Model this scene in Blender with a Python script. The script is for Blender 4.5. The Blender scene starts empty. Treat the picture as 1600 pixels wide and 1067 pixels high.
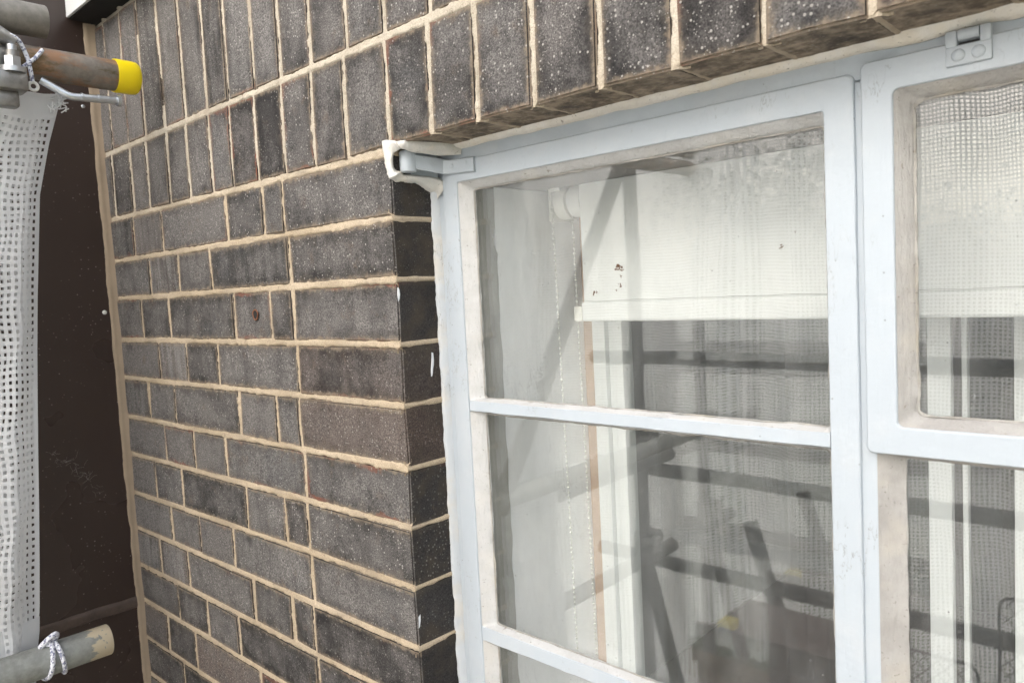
import bpy, bmesh, math, random
import numpy as np
from mathutils import Vector, Matrix, noise

# ------------------------------------------------------------------ camera, sky, sun, exposure
S = bpy.context.scene
C = S.collection
cam_d = bpy.data.cameras.new('camera'); cam = bpy.data.objects.new('camera', cam_d); C.objects.link(cam)
RIGHT = Vector((0.73409664, 0.67711879, -0.05111044))
DOWN = Vector((0.00957119, -0.08557844, -0.99628546))
FWD = Vector((-0.67897756, 0.73088062, -0.06930368))
M = Matrix((RIGHT, -DOWN, -FWD)).transposed().to_4x4()
M.translation = Vector((0.702030, -0.562999, -0.167747))
cam.matrix_world = M
cam_d.sensor_width = 36.0; cam_d.lens = 36.0*1183.2/1600
cam_d.clip_start = 0.02; cam_d.clip_end = 500
cam_d.dof.use_dof = True; cam_d.dof.focus_distance = 0.98; cam_d.dof.aperture_fstop = 12.0
S.camera = cam
W = bpy.data.worlds.new('World'); S.world = W; W.use_nodes = True
wn = W.node_tree.nodes; wl = W.node_tree.links
bg = wn['Background']; sky = wn.new('ShaderNodeTexSky'); sky.sky_type = 'NISHITA'
sky.sun_disc = False; sky.sun_elevation = math.radians(38); sky.sun_rotation = math.radians(174)
sky.dust_density = 6.0; sky.air_density = 1.0; sky.ozone_density = 1.0
hs = wn.new('ShaderNodeHueSaturation'); hs.inputs['Saturation'].default_value = 0.66      # overcast: a grey-white sky
wl.new(sky.outputs[0], hs.inputs['Color']); wl.new(hs.outputs[0], bg.inputs[0]); bg.inputs[1].default_value = 0.15
sun_d = bpy.data.lights.new('sun', 'SUN'); sun = bpy.data.objects.new('sun', sun_d); C.objects.link(sun)
sun_d.energy = 0.7; sun_d.angle = math.radians(40); sun_d.color = (1.0, 0.985, 0.96)
_e, _r = sky.sun_elevation, sky.sun_rotation
_d = Vector((math.sin(_r)*math.cos(_e), math.cos(_r)*math.cos(_e), math.sin(_e)))
sun.rotation_euler = _d.to_track_quat('Z', 'Y').to_euler()
S.view_settings.view_transform = 'Standard'; S.view_settings.look = 'None'
S.view_settings.exposure = 1.50; S.view_settings.gamma = 1.0; S.view_settings.use_curve_mapping = False
S.cycles.use_denoising = True; S.cycles.transparent_max_bounces = 32; S.cycles.max_bounces = 12
S.cycles.diffuse_bounces = 5; S.cycles.glossy_bounces = 6; S.cycles.transmission_bounces = 8
S.cycles.sample_clamp_indirect = 6.0
random.seed(7); rng = np.random.default_rng(7)
U = random.uniform

# ------------------------------------------------------------------ helpers
def mesh(name, v, f, m=None, parent=None, smooth=False, attrs=None):
    me = bpy.data.meshes.new(name)
    me.from_pydata([tuple(p) for p in v], [], [tuple(q) for q in f]); me.update()
    o = bpy.data.objects.new(name, me); C.objects.link(o)
    for k in (m if isinstance(m, (list, tuple)) else [m] if m else []): me.materials.append(k)
    if smooth: me.polygons.foreach_set('use_smooth', [True]*len(me.polygons))
    for k, a in (attrs or {}).items():
        at = me.attributes.new(k, 'FLOAT', 'POINT'); at.data.foreach_set('value', a)
    if parent: o.parent = parent; o.matrix_parent_inverse = parent.matrix_world.inverted()
    return o
def empty(name, loc=(0, 0, 0)):
    o = bpy.data.objects.new(name, None); C.objects.link(o); o.location = loc; o.empty_display_size = .05
    bpy.context.view_layer.update(); return o
def tag(o, label=None, cat=None, group=None, kind=None):
    for k, x in (('label', label), ('category', cat), ('group', group), ('kind', kind)):
        if x: o[k] = x
    return o
class MB:
    """collects shapes for ONE mesh object"""
    def __init__(s): s.v = []; s.f = []; s.mi = []
    def add(s, v, f, mi=0):
        b = len(s.v); s.v += [tuple(p) for p in v]; s.f += [tuple(i+b for i in q) for q in f]; s.mi += [mi]*len(f); return s
    def box(s, x0, x1, y0, y1, z0, z1, mi=0, r=0.0):
        if r <= 0:
            v = [(x, y, z) for x in (x0, x1) for y in (y0, y1) for z in (z0, z1)]
            f = [(0, 1, 3, 2), (4, 6, 7, 5), (0, 4, 5, 1), (2, 3, 7, 6), (0, 2, 6, 4), (1, 5, 7, 3)]
            return s.add(v, f, mi)
        bm = bmesh.new(); bmesh.ops.create_cube(bm, size=1)
        for p in bm.verts: p.co = Vector(((x0+x1)/2+p.co.x*(x1-x0), (y0+y1)/2+p.co.y*(y1-y0), (z0+z1)/2+p.co.z*(z1-z0)))
        bmesh.ops.bevel(bm, geom=list(bm.edges), offset=r, segments=2, affect='EDGES', profile=.5)
        bm.verts.index_update(); s.add([p.co for p in bm.verts], [[q.index for q in f.verts] for f in bm.faces], mi); bm.free(); return s
    def tube(s, pts, rad, n=12, cap=True, mi=0, flat=None):
        pts = [Vector(p) for p in pts]; b = len(s.v); k = len(pts); up = None
        for i, p in enumerate(pts):
            t = (pts[min(i+1, k-1)]-pts[max(i-1, 0)]).normalized()
            if up is None: up = t.orthogonal().normalized()
            up = (up-t*up.dot(t)).normalized(); w = t.cross(up)
            r = rad[i] if hasattr(rad, '__len__') else rad
            for j in range(n):
                a = 2*math.pi*j/n; q = p+up*math.cos(a)*r+w*math.sin(a)*r
                s.v.append(tuple(q))
        for i in range(k-1):
            for j in range(n):
                s.f.append((b+i*n+j, b+i*n+(j+1) % n, b+(i+1)*n+(j+1) % n, b+(i+1)*n+j)); s.mi.append(mi)
        if cap:
            s.f.append(tuple(b+j for j in reversed(range(n)))); s.f.append(tuple(b+(k-1)*n+j for j in range(n))); s.mi += [mi, mi]
        return s
    def loft(s, rings, closed=True, capends=False, mi=0):
        n = len(rings[0]); b = len(s.v)
        for r in rings: s.v += [tuple(p) for p in r]
        for i in range(len(rings)-1):
            for j in range(n if closed else n-1):
                s.f.append((b+i*n+j, b+i*n+(j+1) % n, b+(i+1)*n+(j+1) % n, b+(i+1)*n+j)); s.mi.append(mi)
        if capends:
            s.f.append(tuple(b+j for j in range(n))); s.f.append(tuple(b+(len(rings)-1)*n+j for j in reversed(range(n)))); s.mi += [mi, mi]
        return s
    def obj(s, name, m, parent=None, smooth=False):
        o = mesh(name, s.v, s.f, m, parent, smooth)
        if any(s.mi): o.data.polygons.foreach_set('material_index', s.mi)
        return o
def fix_normals(o):
    bm = bmesh.new(); bm.from_mesh(o.data); bmesh.ops.recalc_face_normals(bm, faces=bm.faces); bm.to_mesh(o.data); bm.free(); return o
def smooth_by_angle(o, deg=35):
    bm = bmesh.new(); bm.from_mesh(o.data)
    for f in bm.faces: f.smooth = True
    for e in bm.edges:
        if len(e.link_faces) == 2 and e.calc_face_angle(0) > math.radians(deg): e.smooth = False
    bm.to_mesh(o.data); bm.free(); return o
def nz(p, sc, seed=0): return noise.noise(Vector((p[0]*sc+seed*17.3, p[1]*sc-seed*5.1, p[2]*sc+seed*3.7)))

# ------------------------------------------------------------------ node materials
class Mat:
    def __init__(s, name):
        s.m = bpy.data.materials.new(name); s.m.use_nodes = True; s.t = s.m.node_tree
        s.p = s.t.nodes['Principled BSDF']; s.out = s.t.nodes['Material Output']
        s.pos = s.n('NewGeometry').outputs['Position']
    def n(s, ty, **kw):
        nd = s.t.nodes.new('ShaderNode'+ty)
        for k, x in kw.items(): setattr(nd, k, x)
        return nd
    def inp(s, sock, x):
        if isinstance(x, bpy.types.NodeSocket): s.t.links.new(x, sock)
        elif isinstance(x, (tuple, list)) and len(x) == 3 and sock.type == 'RGBA': sock.default_value = (*x, 1)
        else: sock.default_value = x
    def math(s, op, a, b=0.0, c=0.0, clamp=False):
        nd = s.n('Math', operation=op, use_clamp=clamp)
        for i, x in enumerate((a, b, c)): s.inp(nd.inputs[i], x)
        return nd.outputs[0]
    def scale(s, v, k):
        nd = s.n('VectorMath', operation='MULTIPLY'); s.inp(nd.inputs[0], v); nd.inputs[1].default_value = k if hasattr(k, '__len__') else (k, k, k); return nd.outputs[0]
    def noise(s, sc, det=4, rough=.55, vec=None, dist=0):
        nd = s.n('TexNoise'); s.inp(nd.inputs['Vector'], vec if vec is not None else s.pos)
        nd.inputs['Scale'].default_value = sc; nd.inputs['Detail'].default_value = det; nd.inputs['Roughness'].default_value = rough; nd.inputs['Distortion'].default_value = dist
        return nd.outputs['Fac']
    def vor(s, sc, vec=None):
        nd = s.n('TexVoronoi'); s.inp(nd.inputs['Vector'], vec if vec is not None else s.pos); nd.inputs['Scale'].default_value = sc; return nd.outputs['Distance'], nd.outputs['Color']
    def ramp(s, f, a, b, lo=0.0, hi=1.0):
        nd = s.n('MapRange', interpolation_type='SMOOTHSTEP')
        for i, x in enumerate((f, a, b, lo, hi)): s.inp(nd.inputs[i], x)
        return nd.outputs[0]
    def mix(s, f, a, b, mode='MIX'):
        nd = s.n('Mix', data_type='RGBA', blend_type=mode)
        s.inp(nd.inputs['Factor'], f); s.inp(nd.inputs['A'], a); s.inp(nd.inputs['B'], b); return nd.outputs['Result']
    def attr(s, k): nd = s.n('Attribute', attribute_name=k); return nd.outputs['Fac']
    def bump(s, h, dist=.001, st=1.0):
        nd = s.n('Bump'); s.inp(nd.inputs['Height'], h); nd.inputs['Distance'].default_value = dist; s.inp(nd.inputs['Strength'], st); s.t.links.new(nd.outputs[0], s.p.inputs['Normal']); return nd.outputs[0]
    def fin(s, col, rough=.6, metal=0.0, spec=.5):
        s.inp(s.p.inputs['Base Color'], col); s.inp(s.p.inputs['Roughness'], rough); s.inp(s.p.inputs['Metallic'], metal); s.p.inputs['Specular IOR Level'].default_value = spec; return s.m
    def sep(s, v): nd = s.n('SeparateXYZ'); s.inp(nd.inputs[0], v); return nd.outputs

def brick_mat():
    s = Mat('sooty_brick')
    obj = s.n('TexCoord').outputs['Object']; o = s.sep(obj)
    hx, hz, red, lite, seed, sx, warm, pale, spk, quo = (s.attr(k) for k in ('hx', 'hz', 'red', 'lite', 'seed', 'expo', 'warm', 'pale', 'speck', 'quoin'))
    sv = s.n('CombineXYZ'); s.inp(sv.inputs[0], seed); s.inp(sv.inputs[1], s.math('MULTIPLY', seed, .37))
    pv = s.n('VectorMath', operation='ADD'); s.inp(pv.inputs[0], s.pos); s.inp(pv.inputs[1], sv.outputs[0]); P = pv.outputs[0]
    nrm = s.sep(s.n('NewGeometry').outputs['True Normal'])                     # on returns and undersides only the edges count
    side = s.math('MULTIPLY', s.math('GREATER_THAN', s.math('ABSOLUTE', nrm[0]), .8), 9.0); und = s.math('MULTIPLY', s.math('GREATER_THAN', s.math('ABSOLUTE', nrm[2]), .8), 9.0)
    d = s.math('MINIMUM', s.math('ADD', side, s.math('SUBTRACT', hx, s.math('MAXIMUM', s.math('MULTIPLY', o[0], -1.0), s.math('SUBTRACT', o[0], s.math('MULTIPLY', quo, 9.0))))), s.math('ADD', und, s.math('SUBTRACT', hz, s.math('ABSOLUTE', o[2]))))
    n1 = s.noise(16, 6, .6, P); n2 = s.noise(560, 3, .65, P); n3 = s.noise(75, 5, .65, P)
    st = s.noise(1.0, 4, .6, s.scale(P, (85, 85, 9)))
    f = s.math('ADD', s.ramp(n1, .24, .80, .10, .88), s.math('MULTIPLY', s.math('SUBTRACT', st, .5), .5))
    f = s.math('ADD', f, s.math('MULTIPLY', s.math('SUBTRACT', n3, .5), .8))
    f = s.math('ADD', f, lite, clamp=True)
    core = s.ramp(s.math('ADD', d, s.math('MULTIPLY', s.math('SUBTRACT', s.noise(34, 4, .6, P), .5), .030)), .0, .022, -.30, .14)   # dust bloom sits on the middle of the face
    f = s.math('ADD', f, core, clamp=True)
    ret = s.math('GREATER_THAN', s.math('MULTIPLY', nrm[1], -1.0), .35); sx = s.math('MULTIPLY', sx, s.math('ADD', s.math('MULTIPLY', ret, .82), .18))   # faces turned away from the front get little of the pale tone
    bloom = s.math('MULTIPLY', f, sx, clamp=True)
    col = s.mix(bloom, (.0185, .0180, .0185), (.140, .134, .132))
    col = s.mix(s.math('MULTIPLY', warm, s.ramp(n1, .3, .6, .25, .8)), col, s.mix(n3, (.060, .036, .029), (.135, .095, .074)))     # brown bricks
    col = s.mix(s.math('MULTIPLY', pale, s.ramp(st, .38, .62, .15, .95)), col, (.20, .197, .195))                              # lime bloom run down in streaks
    col = s.mix(s.ramp(s.noise(9, 3, .5, P), .55, .75, 0, .5), col, (.066, .068, .072))       # bluish kiln flashing
    col = s.mix(s.ramp(s.noise(40, 4, .6, P), .58, .8, 0, .5), col, (.115, .082, .056))        # brown flashing
    col = s.mix(1.0, col, s.mix(s.ramp(n2, .34, .66), (.50, .495, .49), (1.52, 1.51, 1.48)), 'MULTIPLY')           # grain
    dk = s.ramp(s.noise(330, 2, .6, P), .61, .72, 0, .4); col = s.mix(dk, col, (.012, .011, .010))
    # buff mortar smears and red burnt edges, both irregular
    sm0 = s.ramp(s.math('ADD', d, s.math('MULTIPLY', s.math('SUBTRACT', s.noise(38, 5, .65, P), .5), .05)), .0, .014, .22, 0)
    col = s.mix(s.math('MULTIPLY', sm0, sx), col, (.19, .165, .135))
    sm = s.ramp(s.math('ADD', d, s.math('MULTIPLY', s.math('SUBTRACT', s.noise(110, 5, .7, P), .5), .020)), .0005, .0075, .6, 0)
    col = s.mix(s.math('MULTIPLY', sm, sx), col, (.27, .215, .155))
    rd = s.ramp(s.math('ADD', d, s.math('MULTIPLY', s.math('SUBTRACT', s.noise(28, 4, .6, P), .545), .040)), .0005, .0040, 1, 0)
    col = s.mix(s.math('MULTIPLY', s.math('MULTIPLY', rd, s.ramp(s.noise(14, 3, .5, P), .40, .62)), s.math('MULTIPLY', red, s.math('ADD', s.math('MULTIPLY', ret, .8), .2)), clamp=True), col, s.mix(n3, (.24, .055, .026), (.105, .04, .025)))
    col = s.mix(s.math('MULTIPLY', s.math('SUBTRACT', 1.0, ret), s.ramp(s.noise(26, 5, .65, P), .42, .66, 0, .8)), col, s.mix(n3, (.016, .013, .011), (.082, .066, .048)))   # brown mottling on the returns
    unf = s.math('MULTIPLY', s.math('LESS_THAN', nrm[2], -.8), s.ramp(s.noise(28, 4, .6, P), .25, .55, .35, .95)); col = s.mix(unf, col, s.mix(s.ramp(n3, .35, .65), s.mix(n1, (.05, .04, .03), (.16, .125, .09)), s.mix(n1, (.20, .16, .115), (.42, .35, .265))))   # mortar skin left under the lintel
    vd, vc = s.vor(230, P); vs = s.sep(vc)
    sp = s.math('MULTIPLY', s.ramp(vd, .20, .32, 1, 0), s.ramp(s.math('ADD', vs[0], s.math('MULTIPLY', s.math('SUBTRACT', n1, .5), .9)), .70, .80))
    vd2, vc2 = s.vor(430, P); sp2 = s.math('MULTIPLY', s.ramp(vd2, .2, .34, 1, 0), s.ramp(s.sep(vc2)[1], .80, .88, 0, .5))
    sp = s.math('MAXIMUM', s.math('MULTIPLY', sp, .8), sp2)
    col = s.mix(s.math('MULTIPLY', sp, s.math('MULTIPLY', s.math('ADD', s.math('MULTIPLY', sx, .6), .3), spk)), col, (.39, .375, .35))
    h = s.math('ADD', s.math('MULTIPLY', n2, .5), s.math('ADD', s.math('MULTIPLY', n3, 1.2), s.math('MULTIPLY', sp, .35)))
    h = s.math('SUBTRACT', h, s.math('MULTIPLY', dk, .5))
    s.bump(h, .0011, .9)
    return s.fin(col, .82, 0, .32)
def mortar_mat():
    s = Mat('buff_mortar'); x = s.sep(s.pos)
    n1 = s.noise(9, 4); n2 = s.noise(600, 3, .7); n3 = s.noise(120, 4, .6)
    up = s.ramp(x[2], -.02, .03)                                                     # two batches of pointing
    col = s.mix(s.ramp(n1, .3, .7), s.mix(up, (.42, .345, .245), (.43, .385, .31)), s.mix(up, (.52, .435, .325), (.55, .50, .415)))
    col = s.mix(1.0, col, s.mix(n2, (.35, .34, .33), (1.55, 1.55, 1.55)), 'MULTIPLY')
    col = s.mix(s.ramp(s.noise(60, 5, .7), .60, .74, 0, .75), col, (.15, .12, .09))
    col = s.mix(s.ramp(s.noise(13, 4, .6), .48, .70, 0, .6), col, (.30, .255, .20))
    col = s.mix(s.ramp(s.noise(260, 3, .7), .60, .70, 0, .7), col, (.16, .13, .10))
    s.bump(s.math('ADD', n2, n3), .0009, .8)
    return s.fin(col, .95, 0, .2)
def paint_mat(name, base, worn, amt=.35, rough=.38, dirt=.25):
    s = Mat(name)
    n1 = s.noise(22, 5, .6); n2 = s.noise(160, 4, .6)
    brush = s.noise(1, 3, .6, s.scale(s.pos, (420, 420, 30)))
    col = s.mix(s.ramp(n1, .46, .70, 0, amt), base, worn)
    col = s.mix(s.ramp(n2, .66, .76, 0, dirt), col, (.21, .20, .18))
    spd, spc = s.vor(95); col = s.mix(s.math('MULTIPLY', s.ramp(spd, .05, .10, 1, 0), s.ramp(s.sep(spc)[0], .90, .93, 0, .5)), col, (.10, .09, .08))
    ck = s.math('ABSOLUTE', s.math('SUBTRACT', s.noise(1, 4, .6, s.scale(s.pos, (60, 60, 16))), .5))
    ck = s.math('MULTIPLY', s.ramp(ck, .0015, .0055, 1, 0), s.ramp(s.noise(8, 3), .55, .63, 0, .55)); col = s.mix(ck, col, (.20, .195, .18))    # hairline cracks in the paint film
    s.bump(s.math('SUBTRACT', s.math('ADD', s.math('MULTIPLY', brush, .45), s.noise(55, 3)), s.math('MULTIPLY', ck, .6)), .0013, .55)
    return s.fin(col, s.math('ADD', s.math('MULTIPLY', n1, .2), rough-.1), 0, .45)
def putty_mat(name='grey_putty', a=(.42, .425, .42), b=(.50, .508, .51), cream=(.50, .495, .47)):
    s = Mat(name)
    n1 = s.noise(40, 5, .65); n2 = s.noise(1, 4, .6, s.scale(s.pos, (300, 300, 60)))
    col = s.mix(s.ramp(n1, .2, .8), a, b); col = s.mix(s.ramp(s.noise(24, 3), .5, .7, 0, .6), col, cream)
    col = s.mix(s.ramp(s.noise(330, 4, .7), .62, .72, 0, .8), col, (.11, .10, .085))
    col = s.mix(s.ramp(s.noise(70, 5, .7, dist=.6), .63, .70, 0, .7), col, (.20, .175, .14))
    s.bump(s.math('ADD', n1, n2), .0016, .8)
    return s.fin(col, .6, 0, .3)
def glass_mat(name, film=.05, tint=(.980, .99, .986), wav=.00012):
    s = Mat(name); g = s.t.nodes['Principled BSDF']; s.t.nodes.remove(g)
    tr = s.n('BsdfTransparent'); tr.inputs[0].default_value = (*tint, 1)
    gl = s.n('BsdfGlossy'); gl.inputs['Roughness'].default_value = .012; gl.inputs[0].default_value = (1, 1, 1, 1)
    b = s.n('Bump'); b.inputs['Distance'].default_value = wav; b.inputs['Strength'].default_value = 1.0
    s.inp(b.inputs['Height'], s.noise(9, 2, .4)); s.t.links.new(b.outputs[0], gl.inputs['Normal'])
    ior = s.n('Mix', data_type='FLOAT'); geo = s.n('NewGeometry'); s.inp(ior.inputs[0], geo.outputs['Backfacing']); ior.inputs[2].default_value = 1.72; ior.inputs[3].default_value = 1/1.72
    fr = s.n('Fresnel'); s.inp(fr.inputs['IOR'], ior.outputs[0])
    mx = s.n('MixShader'); s.inp(mx.inputs[0], fr.outputs[0]); s.t.links.new(tr.outputs[0], mx.inputs[1]); s.t.links.new(gl.outputs[0], mx.inputs[2])
    df = s.n('BsdfDiffuse'); df.inputs[0].default_value = (.61, .63, .63, 1)                        # grime on the pane, plus pale haze painted in to brighten the glass
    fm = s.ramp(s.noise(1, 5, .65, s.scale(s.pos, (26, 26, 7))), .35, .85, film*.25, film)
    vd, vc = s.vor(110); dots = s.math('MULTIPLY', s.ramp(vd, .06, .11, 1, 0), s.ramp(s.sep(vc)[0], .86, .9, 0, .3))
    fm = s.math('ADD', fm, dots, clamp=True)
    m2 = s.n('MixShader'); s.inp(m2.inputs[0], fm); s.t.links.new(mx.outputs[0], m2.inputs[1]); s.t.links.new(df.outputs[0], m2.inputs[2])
    s.t.links.new(m2.outputs[0], s.out.inputs[0]); return s.m
def thin_cloth(name, col, trans=.5):
    s = Mat(name); s.t.nodes.remove(s.p)
    a = s.n('BsdfDiffuse'); b = s.n('BsdfTranslucent'); mx = s.n('MixShader'); mx.inputs[0].default_value = trans
    c = s.mix(s.ramp(s.noise(7, 4), .35, .7), col, tuple(k*.9 for k in col))
    s.inp(a.inputs[0], c); s.inp(b.inputs[0], c); s.t.links.new(a.outputs[0], mx.inputs[1]); s.t.links.new(b.outputs[0], mx.inputs[2]); s.t.links.new(mx.outputs[0], s.out.inputs[0]); return s.m
def plain(name, col, rough=.5, metal=0.0, var=.15, sc=30, bump=.0004, spec=.5):
    s = Mat(name); n1 = s.noise(sc, 5, .6); n2 = s.noise(sc*9, 3)
    c = s.mix(n1, tuple(k*(1-var) for k in col), tuple(min(1, k*(1+var)) for k in col))
    s.bump(s.math('ADD', n1, s.math('MULTIPLY', n2, .4)), bump, .6); return s.fin(c, s.math('ADD', rough-.08, s.math('MULTIPLY', n1, .16)), metal, spec)
def tube_mat(name, base, stains, paint=None, metal=.35, along=(12, 3, 12)):
    s = Mat(name); P = s.pos
    n1 = s.noise(1, 6, .65, s.scale(P, along)); n2 = s.noise(90, 5, .65); n3 = s.noise(1, 5, .7, s.scale(P, (70, 14, 70)))
    col = s.mix(s.ramp(n2, .3, .7), base, tuple(k*.72 for k in base))
    for i, (c, lo, hi, a) in enumerate(stains):
        q = s.n('VectorMath', operation='ADD'); s.inp(q.inputs[0], P); q.inputs[1].default_value = (3.1*i, 1.7*i, 0)
        col = s.mix(s.ramp(s.noise(1, 6, .68, s.scale(q.outputs[0], (38, 15, 38))), lo, hi, 0, a), col, c)
    if paint:
        y0, c = paint; x = s.sep(P)
        pm = s.math('MULTIPLY', s.ramp(s.math('ADD', x[1], s.math('MULTIPLY', s.math('SUBTRACT', n3, .5), .06)), y0, y0+.003), s.ramp(s.noise(120, 4, .6), .36, .42))
        col = s.mix(pm, col, c)
    s.bump(s.math('ADD', n2, n3), .0007, .6); return s.fin(col, .52, metal, .4)
def cord_mat():
    s = Mat('flecked_cord'); vd, vc = s.vor(420); fl = s.ramp(s.sep(vc)[0], .66, .7, 0, .85)
    col = s.mix(fl, (.72, .74, .80), (.13, .14, .24)); s.bump(vd, .001, .8); return s.fin(col, .8)
def panel_mat():
    s = Mat('dark_brown_panel'); n1 = s.noise(3, 4); st = s.noise(1, 5, .6, s.scale(s.pos, (40, 40, 2.2)))
    col = s.mix(n1, (.033, .0215, .018), (.054, .037, .031)); col = s.mix(s.ramp(st, .55, .8, 0, .35), col, (.05, .042, .038))
    vd, vc = s.vor(120); x = s.sep(vc)
    clus = s.ramp(s.noise(11, 3), .38, .60)
    dust = s.math('MULTIPLY', s.math('MULTIPLY', s.ramp(vd, .10, .22, 1, 0), s.ramp(x[0], .50, .60)), clus)
    vd2, vc2 = s.vor(300); dust2 = s.math('MULTIPLY', s.ramp(vd2, .1, .3, .5, 0), s.ramp(s.sep(vc2)[0], .80, .86))
    col = s.mix(s.math('MAXIMUM', s.math('MULTIPLY', dust, .8), s.math('MULTIPLY', dust2, clus)), col, (.30, .25, .23))
    s.bump(s.noise(60, 3), .0004, .5); return s.fin(col, s.math('ADD', .18, s.math('MULTIPLY', n1, .2)), 0, .5)

BRICK = brick_mat(); MORTAR = mortar_mat()
WHITE = paint_mat('blue_white_gloss_paint', (.430, .480, .528), (.475, .51, .54), .5)
SILL_WHITE = paint_mat('aged_white_paint', (.53, .565, .595), (.58, .55, .49), .7, .45, .4)
CREAM = putty_mat('cream_caulk', (.70, .67, .60), (.82, .80, .75), (.76, .70, .58))
PUTTY = putty_mat()
PUTTY_GREY = putty_mat('aged_grey_putty', (.30, .292, .28), (.39, .385, .372), (.42, .40, .36))
SILL_CREAM = putty_mat('clogged_white_paint', (.56, .56, .54), (.66, .64, .59), (.68, .62, .52))
GRIME = putty_mat('grimy_putty_edge', (.22, .21, .19), (.42, .41, .385), (.36, .33, .27))
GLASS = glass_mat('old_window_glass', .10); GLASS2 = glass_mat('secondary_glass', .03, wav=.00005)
PANEL = panel_mat()
SEAL = plain('beige_sealant', (.30, .235, .165), .7, var=.22, sc=24, bump=.001)
UPVC = plain('white_upvc', (.775, .80, .80), .35, var=.03, sc=8)
PLASTER = paint_mat('interior_white_plaster', (.86, .868, .87), (.81, .82, .822), .5, .7, .12)
RAW = paint_mat('unpainted_grey_render', (.33, .325, .29), (.25, .245, .215), .8, .8, .5)
TAN = plain('tan_timber', (.52, .385, .29), .7, var=.25, sc=45, bump=.0007)
BLIND = thin_cloth('cream_blind_cloth', (.825, .842, .836), .10)
NET = thin_cloth('white_net_tape', (.905, .92, .93), .60)
RUST = tube_mat('rusty_galvanised_tube', (.25, .225, .195), [((.30, .155, .075), .42, .62, .8), ((.11, .085, .035), .5, .64, .8), ((.42, .28, .17), .6, .72, .7)])
GALV = tube_mat('dull_galvanised_tube', (.28, .265, .235), [((.19, .175, .15), .5, .7, .7), ((.13, .12, .10), .64, .74, .6)])
GALVP = tube_mat('galvanised_tube_with_paint', (.33, .345, .325), [((.24, .25, .225), .5, .7, .7), ((.16, .13, .09), .66, .74, .6)], paint=(-.182, (.60, .53, .39)))
DARKT = tube_mat('dark_backlit_tube', (.085, .085, .085), [((.05, .04, .03), .5, .7, .7)], metal=.1)  # weathered tube; its backlit, unlit look is put into the dark base colour
ZINC = plain('bright_zinc', (.60, .63, .66), .32, .85, .18, 60, .0004)
ZINCD = plain('grimy_zinc', (.30, .295, .28), .36, .8, .55, 60, .0015)
YEL = plain('yellow_plastic', (.80, .62, .005), .38, 0, .05, 20, .0002)
CORD = cord_mat(); WPLAST = plain('white_plastic', (.70, .70, .66), .4, 0, .06)
DARK = plain('black_gap', (.012, .011, .011), .8)
BOARD = plain('scaffold_board_wood', (.30, .21, .13), .8, 0, .3, 14, .001)
BLACKW = plain('black_coated_wire', (.015, .015, .016), .5)
BROWNW = plain('red_brown_wood', (.095, .032, .024), .45, 0, .35, 12)
ROOMW = plain('dim_room_paint', (.36, .345, .34), .85, 0, .05, 4)
FLOORM = plain('dark_carpet', (.10, .085, .075), .95, 0, .2, 60)
PAVE = plain('pale_paving', (.50, .50, .48), .9, 0, .12, 2)
SOFF = plain('brown_grey_lintel_soffit', (.17, .155, .14), .85, 0, .3, 20)
GRASS = plain('lawn_grass', (.055, .085, .03), .95, 0, .4, 3)
LEAF = plain('tree_leaves', (.085, .12, .05), .8, 0, .5, 2)
BARK = plain('tree_bark', (.10, .075, .055), .9, 0, .3, 12)
WPAINT = plain('splashed_white_paint', (.62, .65, .68), .5, 0, .05)
BUG = plain('dried_brown_remains', (.105, .05, .024), .8, 0, .4, 300)
WEB = plain('dusty_cobweb', (.24, .225, .20), .9, 0, .1)

# ------------------------------------------------------------------ THE BRICK WALL
XL = -.8625                                              # inner corner with the dark panel
ZLEFT = [.003, -.0758, -.1481, -.228, -.3016, -.3782, -.4524, -.5297, -.6012, -.6752, -.7477, -.8242, -.900, -.975, -1.05, -1.125, -1.20]
ZCORN = [-.0025, -.0790, -.1502, -.2263, -.3001, -.3758, -.448, -.5215, -.5970, -.672, -.748, -.823, -.899, -.974, -1.05, -1.125, -1.20]
ZTOP = .1262; ZFAS = .372; ZSOF = .0055; XR = 1.02
def zb(k, x):
    t = (x-XL)/(0-XL); return ZLEFT[k]*(1-t)+ZCORN[k]*t
ODD = [-.750, -.632, -.401, -.2895, -.2315]; EVEN = [-.692, -.575, -.460, -.2285]
MEAS = [[-.753, -.630, -.400, -.289, -.235], [-.696, -.579, -.463, -.230], [-.747, -.629, -.396, -.289, -.230], [-.684, -.574, -.462, -.2265], [-.749, -.634, -.405, -.292, -.231],
        [-.691, -.573, -.459, -.228], [-.748, -.634, -.403, -.289, -.231], [-.693, -.576, -.458, -.228], [-.756, -.637, -.403, -.289, -.231], [-.690, -.574, -.462, -.2285]]
def perps(k): return MEAS[k] if k < len(MEAS) else (ODD if k % 2 == 0 else EVEN)
ROWL = [-.829, -.743, -.672, -.586, -.513, -.434, -.367, -.295, -.222, -.151, -.079, .0035, .0765, .148, .224, .302, .377, .453, .529, .604, .680, .755, .831, .906, .982]
SOLD = [-.816, -.741, -.666, -.588, -.508, -.433, -.363, -.289, -.219, -.146, -.066, .006, .084, .149, .226, .301, .377, .452, .528, .603, .679, .754, .830, .905, .981]
HB = .0045; HP = .0032                                   # half joint widths
wall = tag(empty('brick_wall', (XL, 0, -1.2)), 'dark sooty brick wall with buff mortar joints around the white window', 'wall')

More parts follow.
